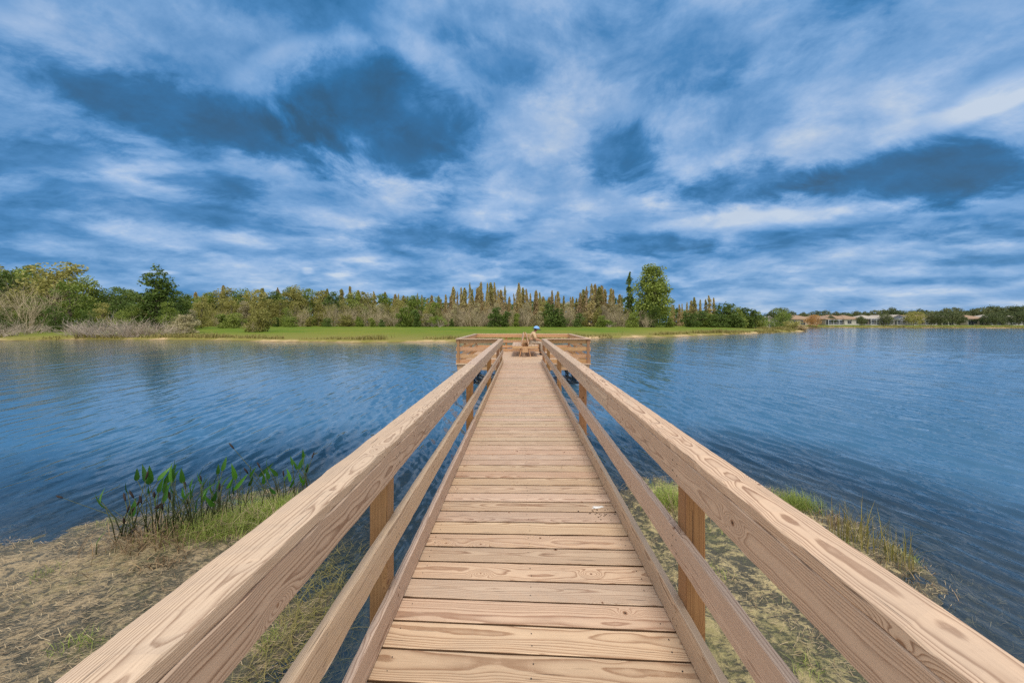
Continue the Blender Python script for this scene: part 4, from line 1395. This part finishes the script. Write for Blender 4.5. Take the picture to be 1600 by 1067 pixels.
# --- right-hand far shore: oaks behind and between the houses
RS = 'trees behind the far houses'
prr = [(1205, 487), (1222, 481), (1238, 487), (1255, 488), (1275, 486), (1290, 485), (1306, 487), (1322, 488), (1338, 486), (1352, 487), (1366, 485), (1380, 484), (1393, 481), (1408, 485), (1424, 485), (1436, 483), (1450, 485), (1463, 487), (1478, 482), (1490, 481),
       (1505, 485), (1520, 483), (1535, 481), (1548, 478), (1560, 479), (1575, 479), (1588, 478), (1602, 478), (1620, 477)]
for i, (px, top) in enumerate(prr):
    Y = 188 + J(-8, 8) if px > 1230 else 150
    tree('oak_tree', 'oak', i % 3, px, Y, top, 'leaf_far', stand=RS, what='dark green spreading oak', wx=.85)
FS = 'trees between the far houses'
for px, Y, top, lm, lab in [(1222, 118, 482, 'leaf_mid', 'green bushy tree beside the cream house behind the spit of land'), (1270, 142, 492, 'leaf_orange', 'orange-brown round tree among the far houses'),
                       (1427, 147, 487, 'leaf_olive', 'russet domed tree between the white screened porch and the tan gable house'), (1384, 150, 490, 'leaf_far', 'dark tree just left of the white screened porch house'),
                       (1455, 148, 489, 'leaf_far', 'dark tree right of the small tan gable house across the lake')]:
    tree('shore_tree', 'oak' if lm != 'leaf_mid' else 'bushy', 1, px, Y, top, lm, cat='tree', label=lab, wx=.85)
for px, Y, top in [(1345, 148, 494), (1470, 146, 489), (1486, 146, 486), (1500, 145, 490), (1553, 142, 489), (1566, 145, 486), (1592, 140, 488), (1606, 140, 486), (1540, 146, 492), (1298, 158, 493)]:
    tree('oak_tree', 'oak', rt.randrange(3), px, Y, top, 'leaf_far', stand=FS, what='dark oak', wx=.8)
for px, Y, top, lab in [(1240, 88, 502, 'low brown-green shrub near the tip of the grassy spit'), (1252, 84, 508, 'rusty low shrub at the very tip of the grassy spit')]:
    tree('shrub', 'shrub', 1, px, Y, top, 'leaf_olive' if px < 1250 else 'leaf_rust', cat='shrub', label=lab, wx=1.5)

# labels by stand, ordered as they stand from left to right
from collections import defaultdict
byst = defaultdict(list)
for px, what, stand, e in TREES:
    byst[(stand, what)].append((px, e))
for (stand, what), lst in byst.items():
    lst.sort(key=lambda a: a[0])
    for i, (px, e) in enumerate(lst):
        e['group'] = stand
        e['label'] = (what + ' in the ' + stand + (', %s from the left' % ordinal(i) if len(lst) > 1 else ''))

# --- the deep wood behind the individual trees, one unbroken mass
def deep_wood():
    r = np.random.default_rng(77)
    n = 26000
    th = r.uniform(-60, 58, n)
    px = CX + FPX * np.tan(np.radians(th))
    Y = np.where(px > 1200, 215, 128) + r.uniform(-6, 10, n)
    Y = np.where(px < 300, 84 + r.uniform(-4, 6, n), Y)
    X = (px - CX) / FPX * Y
    topv = np.interp(px, [-200, 0, 140, 300, 640, 700, 800, 980, 1060, 1180, 1230, 1600], [440, 445, 470, 470, 472, 474, 474, 470, 486, 497, 494, 487])
    topz = EYE + (CY - topv) * Y / FPX
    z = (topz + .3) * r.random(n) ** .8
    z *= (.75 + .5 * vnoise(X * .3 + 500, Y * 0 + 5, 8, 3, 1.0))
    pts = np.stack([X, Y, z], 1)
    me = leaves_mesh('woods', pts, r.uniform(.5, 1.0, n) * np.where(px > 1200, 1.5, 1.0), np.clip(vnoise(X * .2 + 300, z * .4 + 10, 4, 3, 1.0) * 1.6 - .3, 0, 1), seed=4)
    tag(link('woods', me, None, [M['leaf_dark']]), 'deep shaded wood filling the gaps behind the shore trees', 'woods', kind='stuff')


deep_wood()


def shore_grass():
    r = np.random.default_rng(15)
    pts = []
    for (x0, y0), (x1, y1) in zip(FAR[2:], FAR[3:31]):
        L = math.hypot(x1 - x0, y1 - y0)
        n = int(L * (60 if y0 < 100 else 40))
        f = r.random(n)
        nx, ny = -(y1 - y0) / L, (x1 - x0) / L
        off = np.abs(r.normal(0, 1.3, n)) + .6
        x = x0 + (x1 - x0) * f + nx * off; y = y0 + (y1 - y0) * f + ny * off
        pts.append(np.stack([x, y], 1))
    p = np.concatenate(pts)
    dens = vnoise(p[:, 0] + 300, p[:, 1] + 300, 31, 3, .22)
    p = p[(dens > .47) | (p[:, 1] > 110)]
    z, d = land_h(p[:, :1].copy(), p[:, 1:].copy())
    z = z[:, 0]; d = d[:, 0]
    ok = (d > -.3)
    p = p[ok]; z = z[ok]
    n = len(p)
    big = vnoise(p[:, 0] + 300, p[:, 1] + 300, 33, 2, .3)
    h = (.25 + .75 * big ** 2 * 1.6) * r.uniform(.6, 1.2, n)
    me = blade_mesh('shore_grass', np.stack([p[:, 0], p[:, 1], z - .03], 1), h, r.uniform(.1, .6, n), r.uniform(.05, .11, n), np.clip(r.normal(.5, .3, n), 0, 1), 5, 2)
    tag(link('shore_grass', me, None, [M['reed']]), 'rough green and tan grass fringe along the far waterline', 'grass', kind='stuff')


shore_grass()


# ------------------------------------------------------------------ houses across the lake
M['stucco'] = simple('cream_stucco', (0.40, 0.35, 0.28), 0.9, 0.08, 2)
M['white_wall'] = simple('white_wall', (0.50, 0.48, 0.45), 0.9, 0.06, 2)
M['roof_tan'] = simple('tan_roof_tiles', (0.30, 0.205, 0.135), 0.85, 0.18, 3)
M['roof_pale'] = simple('pale_roof', (0.38, 0.34, 0.29), 0.85, 0.12, 3)
M['glass'] = simple('dark_glass', (0.02, 0.028, 0.035), 0.15, 0.1, 1, spec=0.6)
M['alu'] = simple('white_aluminium', (0.58, 0.60, 0.64), 0.5, 0.05, 1)
def screen_mat():
    m, t = newmat('insect_screen')
    d = t.n('ShaderNodeBsdfDiffuse', {'Color': (0.10, 0.12, 0.16, 1)}); tr = t.n('ShaderNodeBsdfTransparent')
    out(t, t.n('ShaderNodeMixShader', {0: .55, 1: tr, 2: d}))
    return m
M['screen'] = screen_mat()


def house(px, Y, W, wall, roof, label, D=11.0, hw=2.7, rise=1.9, hip=True, lanai=None, wins=4, rz=0.0, roofm='roof_tan'):
    X = (px - CX) / FPX * Y
    zg = ground_z(X, Y)
    # houses face the water: turned a little towards the lake
    e = empty('house', (X, Y, zg), R(rz), label=label, cat='house')
    m = MB(); m.box(-W / 2, W / 2, 0, D, -.5, hw)
    if not hip:
        m.add([(-W / 2, 0, hw), (W / 2, 0, hw), (0, 0, hw + rise), (-W / 2, D, hw), (W / 2, D, hw), (0, D, hw + rise)], [(0, 1, 2), (3, 5, 4)])
    w = m.build('wall', M[wall], e)
    o = .6; z = hw - .02; t = .18
    m = MB()
    if hip:
        ins = min(D, W) / 2 + o
        A = [(-W / 2 - o, -o), (W / 2 + o, -o), (W / 2 + o, D + o), (-W / 2 - o, D + o)]
        r0 = (-W / 2 - o + ins * .95, D / 2); r1 = (W / 2 + o - ins * .95, D / 2)
        vs = [(x, y, z + .003) for x, y in A] + [(x, y, z + t) for x, y in A] + [(*r0, z + t + rise), (*r1, z + t + rise)]
        fs = [(0, 1, 2, 3)[::-1], (0, 1, 5, 4), (1, 2, 6, 5), (2, 3, 7, 6), (3, 0, 4, 7), (4, 5, 9, 8), (5, 6, 9), (6, 7, 8, 9), (7, 4, 8)]
        m.add(vs, fs)
    else:
        for s in (-1, 1):
            k = (rise) / (W / 2)
            xa = s * (W / 2 + o); za = hw - o * k
            vs = [(xa, -o, za), (0, -o, hw + rise), (0, D + o, hw + rise), (xa, D + o, za)]
            vs += [(x, y, q + t) for x, y, q in vs]
            m.add(vs, [(0, 1, 2, 3), (4, 7, 6, 5), (0, 4, 5, 1), (1, 5, 6, 2), (2, 6, 7, 3), (3, 7, 4, 0)])
    m.build('roof', M[roofm], e)
    n = wins
    for i in range(n):
        cx = -W / 2 + W * (i + .5) / n + rt.uniform(-.2, .2)
        ww = rt.uniform(.7, 1.2); zb = rt.choice((.1, .7))
        f = MB(); f.box(cx - ww - .08, cx + ww + .08, -.06, -.003, zb - .08, 2.28)
        fr = f.build('window', M['alu'], e)
        g = MB(); g.box(cx - ww, cx - .04, -.09, -.064, zb, 2.2); g.box(cx + .04, cx + ww, -.09, -.064, zb, 2.2); g.build('pane', M['glass'], fr)
    if lanai:
        a, b_, dep, hh, shp = lanai
        f = MB(); s = MB()
        k = max(2, int((b_ - a) / 2.2))
        def top(x):
            return hh + (rise * .8 * (1 - abs((x - (a + b_) / 2)) / ((b_ - a) / 2)) if shp == 'gable' else 0)
        th = .07
        for i in range(k + 1):
            x = a + (b_ - a) * i / k
            f.box(x - th, x + th, -dep - th, -dep + th, 0, top(x))
            f.tube([(x, -dep, top(x)), (x, -.12, top(x) + (.15 if shp == 'gable' else .3))], [th, th], 4)
        for i in range(k):
            xa, xb = a + (b_ - a) * i / k, a + (b_ - a) * (i + 1) / k
            f.tube([(xa, -dep, top(xa)), (xb, -dep, top(xb))], [th * 1.3] * 2, 4)
            f.box(xa + th, xb - th, -dep - .05, -dep + .05, .9, 1.0)
            f.box(xa + th, xb - th, -dep - .05, -dep + .05, 2.15, 2.25)
            s.add([(xa, -dep, .05), (xb, -dep, .05), (xb, -dep, top(xb)), (xa, -dep, top(xa))], [(0, 1, 2, 3)])
            s.add([(xa, -dep, top(xa) + .02), (xb, -dep, top(xb) + .02), (xb, -.15, top(xb) + .2), (xa, -.15, top(xa) + .2)], [(0, 1, 2, 3)])
        p = f.build('screened_porch', M['alu'], e)
        s.build('screen', M['screen'], p)
        m = MB(); m.box(a - .2, b_ + .2, -dep - .3, -.1, -.4, .35); m.build('patio_slab', M['white_wall'], e)
    return e


house(1200, 128, 7.0, 'stucco', None, 'cream gabled house behind the grassy spit', D=9, hw=2.6, rise=1.7, hip=False, wins=2, roofm='roof_pale', rz=14)
house(1248, 158, 17, 'stucco', None, 'brown roofed house half hidden behind the orange-brown tree', wins=4)
house(1287, 160, 11, 'stucco', None, 'tan hip-roofed house just right of the orange-brown tree', wins=3, lanai=(-1.0, 6.5, 3.5, 2.5, 'flat'))
house(1312, 157, 13, 'stucco', None, 'wide low orange-roofed house with a row of dark windows', wins=5)
house(1334, 156, 8.5, 'white_wall', None, 'white walled house with a tan roof and one dark opening', wins=2)
house(1366, 155, 10.5, 'stucco', None, 'beige house with a flat white-framed screened porch', wins=4, lanai=(-5, 5, 3.4, 2.9, 'flat'), roofm='roof_pale')
house(1402, 154, 9.5, 'white_wall', None, 'pale house with a gabled blue-white screened porch', wins=3, lanai=(-4.6, 4.4, 4.0, 2.5, 'gable'), roofm='roof_pale', hip=False)
house(1444, 156, 7.0, 'stucco', None, 'small tan gabled house between two round trees', D=9, wins=2, hip=False, lanai=(-2.5, 2.5, 2.6, 2.4, 'flat'))
house(1487, 152, 9.0, 'white_wall', None, 'house mostly hidden in dark oaks, with a white wall showing', wins=3, roofm='roof_pale')
house(1529, 149, 9.5, 'stucco', None, 'tan roofed house with white columns and a screened side', wins=4, lanai=(0.5, 5, 3.4, 2.6, 'flat'))
house(1563, 150, 9.5, 'stucco', None, 'cream house behind a dark oak trunk near the right edge', wins=3, roofm='roof_pale', lanai=(1, 5, 3, 2.5, 'flat'))
house(1592, 148, 9.0, 'white_wall', None, 'last pale roofed house at the right edge of the photo', wins=3, roofm='roof_pale')


# ------------------------------------------------------------------ plants at the near bank
def bank_z(x, y):
    return float(near_h(np.array([[float(x)]]), np.array([[float(y)]]))[0][0, 0])


def pickerel(base, stems, name='pickerelweed', label='', group=None):
    """stems: list of (dx, dy, height, lean_x, lean_y, kind) kind: leaf / leafdark / bud / bare"""
    bx, by = base
    e = empty(name, (bx, by, 0), 0, label=label, cat='water plant')
    if group: e['group'] = group
    sm_ = MB(); bds = []
    lv = []; lt = []; lf = []
    rs = random.Random(int(bx * 1000) & 0xffff)
    for (dx, dy, h, lx, ly, kind) in stems:
        z0 = max(bank_z(bx + dx, by + dy), WATER - .12) - .02
        a = Vector((dx, dy, z0)); tip = a + Vector((lx, ly, h))
        mid = a.lerp(tip, .5) + Vector((-lx * .12, -ly * .12, h * .04))
        r0 = rs.uniform(.0035, .006)
        sm_.tube([a, mid, tip], [r0, r0 * .85, r0 * .6], 5)
        d = (tip - mid).normalized()
        if kind.startswith('leaf'):
            L = rs.uniform(.10, .19); Wd = L * rs.uniform(.22, .36)
            fwd = (d * .8 + Vector((rs.uniform(-.5, .5), rs.uniform(-.5, .5), .25))).normalized()
            sd = fwd.cross(Vector((rs.uniform(-1, 1), rs.uniform(-.6, -.1) - .3, rs.uniform(-.2, .4)))).normalized()
            nn = sd.cross(fwd)
            prof_ = [(-.12, .28), (-.02, .75), (.12, 1), (.35, .92), (.6, .66), (.82, .34), (1, .02)]
            b0 = len(lv)
            tn = rs.uniform(.0, .25) if kind == 'leafdark' else rs.uniform(.45, 1.0)
            for f, w in prof_:
                c = tip + fwd * L * f - nn * (L * .18 * f * f)
                lv += [c - sd * Wd * w * .5 + nn * Wd * .16 * w, c, c + sd * Wd * w * .5 + nn * Wd * .16 * w]; lt += [tn] * 3
            for k in range(len(prof_) - 1):
                q = b0 + 3 * k
                lf += [(q, q + 1, q + 4, q + 3), (q + 1, q + 2, q + 5, q + 4)]
        elif kind == 'bud':
            L = rs.uniform(.06, .10)
            bd = MB(); bd.tube([tip - d * .01, tip + d * L * .25, tip + d * L * .7, tip + d * L], [.004, .010, .009, .002], 7); bds.append(bd)
    if sm_.v: sm_.build('stems', M['stem'], e, smooth=True)
    for bd in bds: bd.build('flower_spike', M['bud'], e, smooth=True)
    if lf: link('leaves', mesh_np('leaves', [tuple(v) for v in lv], lf, attrs={'tint': lt}), e, [M['weed']])
    return e


def rstems(n, sp, h0, h1, seed, leafp=.5, budp=.2, lean=.10):
    rs = random.Random(seed); o = []
    for i in range(n):
        k = rs.random()
        kind = ('leaf' if rs.random() < .28 else 'leafdark') if k < leafp else ('bud' if k < leafp + budp else 'bare')
        h = rs.uniform(h0, h1) * (1 if kind != 'bare' else .7)
        o.append((rs.gauss(0, sp), rs.gauss(0, sp * .7), h, rs.gauss(0, lean), rs.gauss(0, lean * .7), kind))
    return o


def W_(px, py):
    return at(px, py, WATER + .02)


PG = 'pickerelweed clumps on the left bank'
pickerel(W_(150, 870), [(0, 0, .13, .01, 0, 'leaf')], label='small low pickerelweed with one broad leaf, nearest the left edge')
pickerel(W_(196, 842), rstems(12, .06, .16, .50, 12, .35, .35, .16), label='thin dark stems left of the first big pickerelweed clump')
pickerel(W_(232, 838), rstems(17, .13, .22, .62, 1, .5, .25) + [(-.04, 0, .42, -.88, 0.0, 'bud')], label='pickerelweed clump with a long dark stalk leaning far left over the water')
pickerel(W_(262, 835), rstems(18, .12, .25, .72, 2, .55, .18), label='tall pickerelweed clump with a broad bright leaf, second clump from the left')
pickerel(W_(322, 815), rstems(16, .15, .22, .60, 4, .7, .1), label='leafy pickerelweed behind the left end of the grass hummock')
pickerel(W_(372, 800), rstems(17, .15, .2, .52, 6, .6, .15), label='pickerelweed with several green paddles in the middle of the grass hummock')
pickerel(W_(425, 790), [(0, 0, .72, -.52, .05, 'bud'), (.02, 0, .42, -.28, 0, 'leafdark'), (.05, 0, .50, -.2, 0, 'bud'), (.08, .04, .38, -.05, 0, 'leafdark'), (.1, .05, .3, .02, 0, 'leaf')],
         label='tallest dark stalk with a bud leaning left from the grass hummock')
pickerel(W_(462, 775), rstems(12, .10, .2, .50, 8, .7, .15), label='pickerelweed clump against the left handrail')


def tuft(name, base, n, sp, h0, h1, w0, w1, matn, label, cat, seed, lean=(.1, .7), flat=.7):
    r = np.random.default_rng(seed)
    bx, by = base
    p = np.stack([bx + r.normal(0, sp, n), by + r.normal(0, sp * flat, n)], 1)
    z = near_h(p[:, :1].copy(), p[:, 1:].copy())[0][:, 0]
    z = np.maximum(z, WATER - .05)
    me = blade_mesh(name, np.stack([p[:, 0], p[:, 1], z - .01], 1), r.uniform(h0, h1, n), r.uniform(*lean, n), r.uniform(w0, w1, n), np.clip(r.normal(.5, .3, n), 0, 1), seed)
    o = link(name, me, None, [M[matn]])
    return tag(o, label, cat)


pickerel(W_(292, 825), rstems(15, .12, .22, .62, 21, .5, .2), label='pickerelweed filling the gap between the tall clump and the grass hummock')
pickerel(W_(345, 806), rstems(14, .13, .22, .50, 23, .6, .15), label='pickerelweed behind the middle of the grass hummock, nearer the open water')
pickerel(W_(440, 783), rstems(13, .12, .20, .48, 25, .55, .2), label='pickerelweed at the right end of the hummock beside the leaning stalk')
tuft('grass_hummock', W_(345, 822), 2600, .24, .05, .20, .003, .006, 'grass', 'left half of the bright green grass hummock at the left waterline', 'grass tuft', 1, (.3, 1.4), .6)
tuft('grass_hummock', W_(420, 800), 2200, .22, .05, .20, .003, .006, 'grass', 'right half of the grass hummock at the left waterline, nearer the pier', 'grass tuft', 2, (.3, 1.4), .6)
tuft('dry_reeds', W_(240, 850), 330, .24, .06, .30, .004, .008, 'straw_dark', 'dry brown broken reeds round the left pickerelweed clumps', 'reeds', 3, (.4, 2.0), .6)
tuft('dry_reeds', W_(385, 815), 300, .30, .10, .34, .003, .008, 'straw', 'dry pale stalks sticking out of the grass hummock', 'reeds', 4, (.3, 1.6), .6)
tuft('dry_reeds', W_(265, 880), 60, .12, .04, .14, .006, .012, 'straw_dark', 'small brown rotten reed stump on the mud below the pickerelweed', 'reeds', 5, (.8, 2.2), .7)
tuft('grass_tuft', W_(1240, 790), 1100, .16, .08, .22, .002, .005, 'grass', 'bright green grass tuft at the waterline beyond the right handrail', 'grass tuft', 6, (.2, .9), .6)
tuft('grass_tuft', W_(1046, 790), 900, .14, .10, .28, .002, .005, 'grass', 'dry and green grass tuft beside the nearest right post', 'grass tuft', 7, (.2, 1.1), .7)
tuft('dry_reeds', W_(1050, 800), 120, .14, .12, .36, .003, .007, 'straw', 'pale dry stalks in the grass tuft beside the nearest right post', 'reeds', 8, (.2, 1.4), .7)
tuft('reed_clump', W_(1345, 848), 80, .13, .15, .50, .005, .010, 'reed', 'upright green and brown reeds standing in water beyond the right handrail', 'reeds', 9, (.05, .5), .7)
tuft('reed_clump', W_(1400, 872), 70, .13, .12, .46, .004, .009, 'reed', 'outermost short reeds in the water right of the upright reeds', 'reeds', 10, (.05, .6), .7)
tuft('dry_reeds', W_(1300, 820), 110, .22, .05, .2, .004, .008, 'straw_dark', 'dry reed stubble between the bright grass tuft and the upright reeds', 'reeds', 11, (.2, 1.4), .6)
tuft('dry_reeds', W_(1390, 895), 110, .22, .04, .14, .003, .006, 'straw_dark', 'low dead stalks at the water edge below the outermost reeds', 'reeds', 12, (.4, 2), .8)


def litter():
    """dead stalks washed flat over both banks, and sparse sprouts"""
    r = np.random.default_rng(44)
    n = 60000
    x = r.uniform(-8, 5.2, n); y = r.uniform(1.2, 5.2, n)
    z, d = near_h(x[:, None], y[:, None]); z = z[:, 0]; d = d[:, 0]
    den = vnoise(x + 100, y + 100, 51, 4, 1.3)
    ok = (d > -.55) & (d < 4) & (den > .38) & ((x < -.75) | (x > .95)) & (r.random(n) < np.where(x > 0, .35, .8))
    x, y, z = x[ok], y[ok], z[ok]
    m = len(x)
    a = r.normal(.35, .55, m); L = r.uniform(.02, .10, m); w = r.uniform(.0015, .004, m)
    dx = np.cos(a) * L / 2; dy = np.sin(a) * L / 2; wx = -np.sin(a) * w / 2; wy = np.cos(a) * w / 2
    zz = z + .006 + r.random(m) * .012; tl = r.normal(0, .008, m)
    co = np.stack([np.stack([x - dx - wx, y - dy - wy, zz - tl], 1), np.stack([x + dx - wx, y + dy - wy, zz + tl], 1),
                   np.stack([x + dx + wx, y + dy + wy, zz + tl], 1), np.stack([x - dx + wx, y - dy + wy, zz - tl], 1)], 1).reshape(-1, 3)
    me = mesh_np('plant_litter', co, np.arange(4 * m).reshape(m, 4), attrs={'tint': np.repeat(np.clip(r.normal(.45, .3, m), 0, 1), 4)}, smooth=False)
    tag(link('plant_litter', me, None, [M['straw']]), 'dead stalks washed flat over the wet sand', 'litter', kind='stuff')
    n = 5600
    cx = r.uniform(-7.5, 4.6, 90); cy = r.uniform(1.6, 4.8, 90)
    k = r.integers(0, 90, n)
    x = cx[k] + r.normal(0, .07, n); y = cy[k] + r.normal(0, .05, n)
    z, d = near_h(x[:, None], y[:, None]); z = z[:, 0]; d = d[:, 0]
    ok = (d > -.2) & (d < 3.2) & ((x < -.8) | (x > 1.0))
    x, y, z = x[ok], y[ok], z[ok]; m = len(x)
    me = blade_mesh('sprouts', np.stack([x, y, z - .005], 1), r.uniform(.02, .09, m), r.uniform(.2, 1.2, m), r.uniform(.0015, .0035, m), np.clip(r.normal(.5, .3, m), 0, 1), 45)
    tag(link('sprouts', me, None, [M['grass']]), 'sparse green sprouts on the wet sand', 'grass', kind='stuff')
    # weeds under the shallow water by the left railing
    n = 5200
    x = r.uniform(-2.6, -.75, n); y = r.uniform(.9, 3.4, n)
    z, d = near_h(x[:, None], y[:, None]); z = z[:, 0]; d = d[:, 0]
    ok = (d < .15)
    x, y, z = x[ok], y[ok], z[ok]; m = len(x)
    me = blade_mesh('drowned_weed', np.stack([x, y, z - .005], 1), r.uniform(.05, .16, m), r.uniform(.9, 2.4, m), r.uniform(.002, .005, m), np.clip(r.normal(.4, .25, m), 0, 1), 46)
    tag(link('drowned_weed', me, None, [M['reed']]), 'tangled weed lying in the shallow water beside the left railing', 'weed', kind='stuff')


litter()
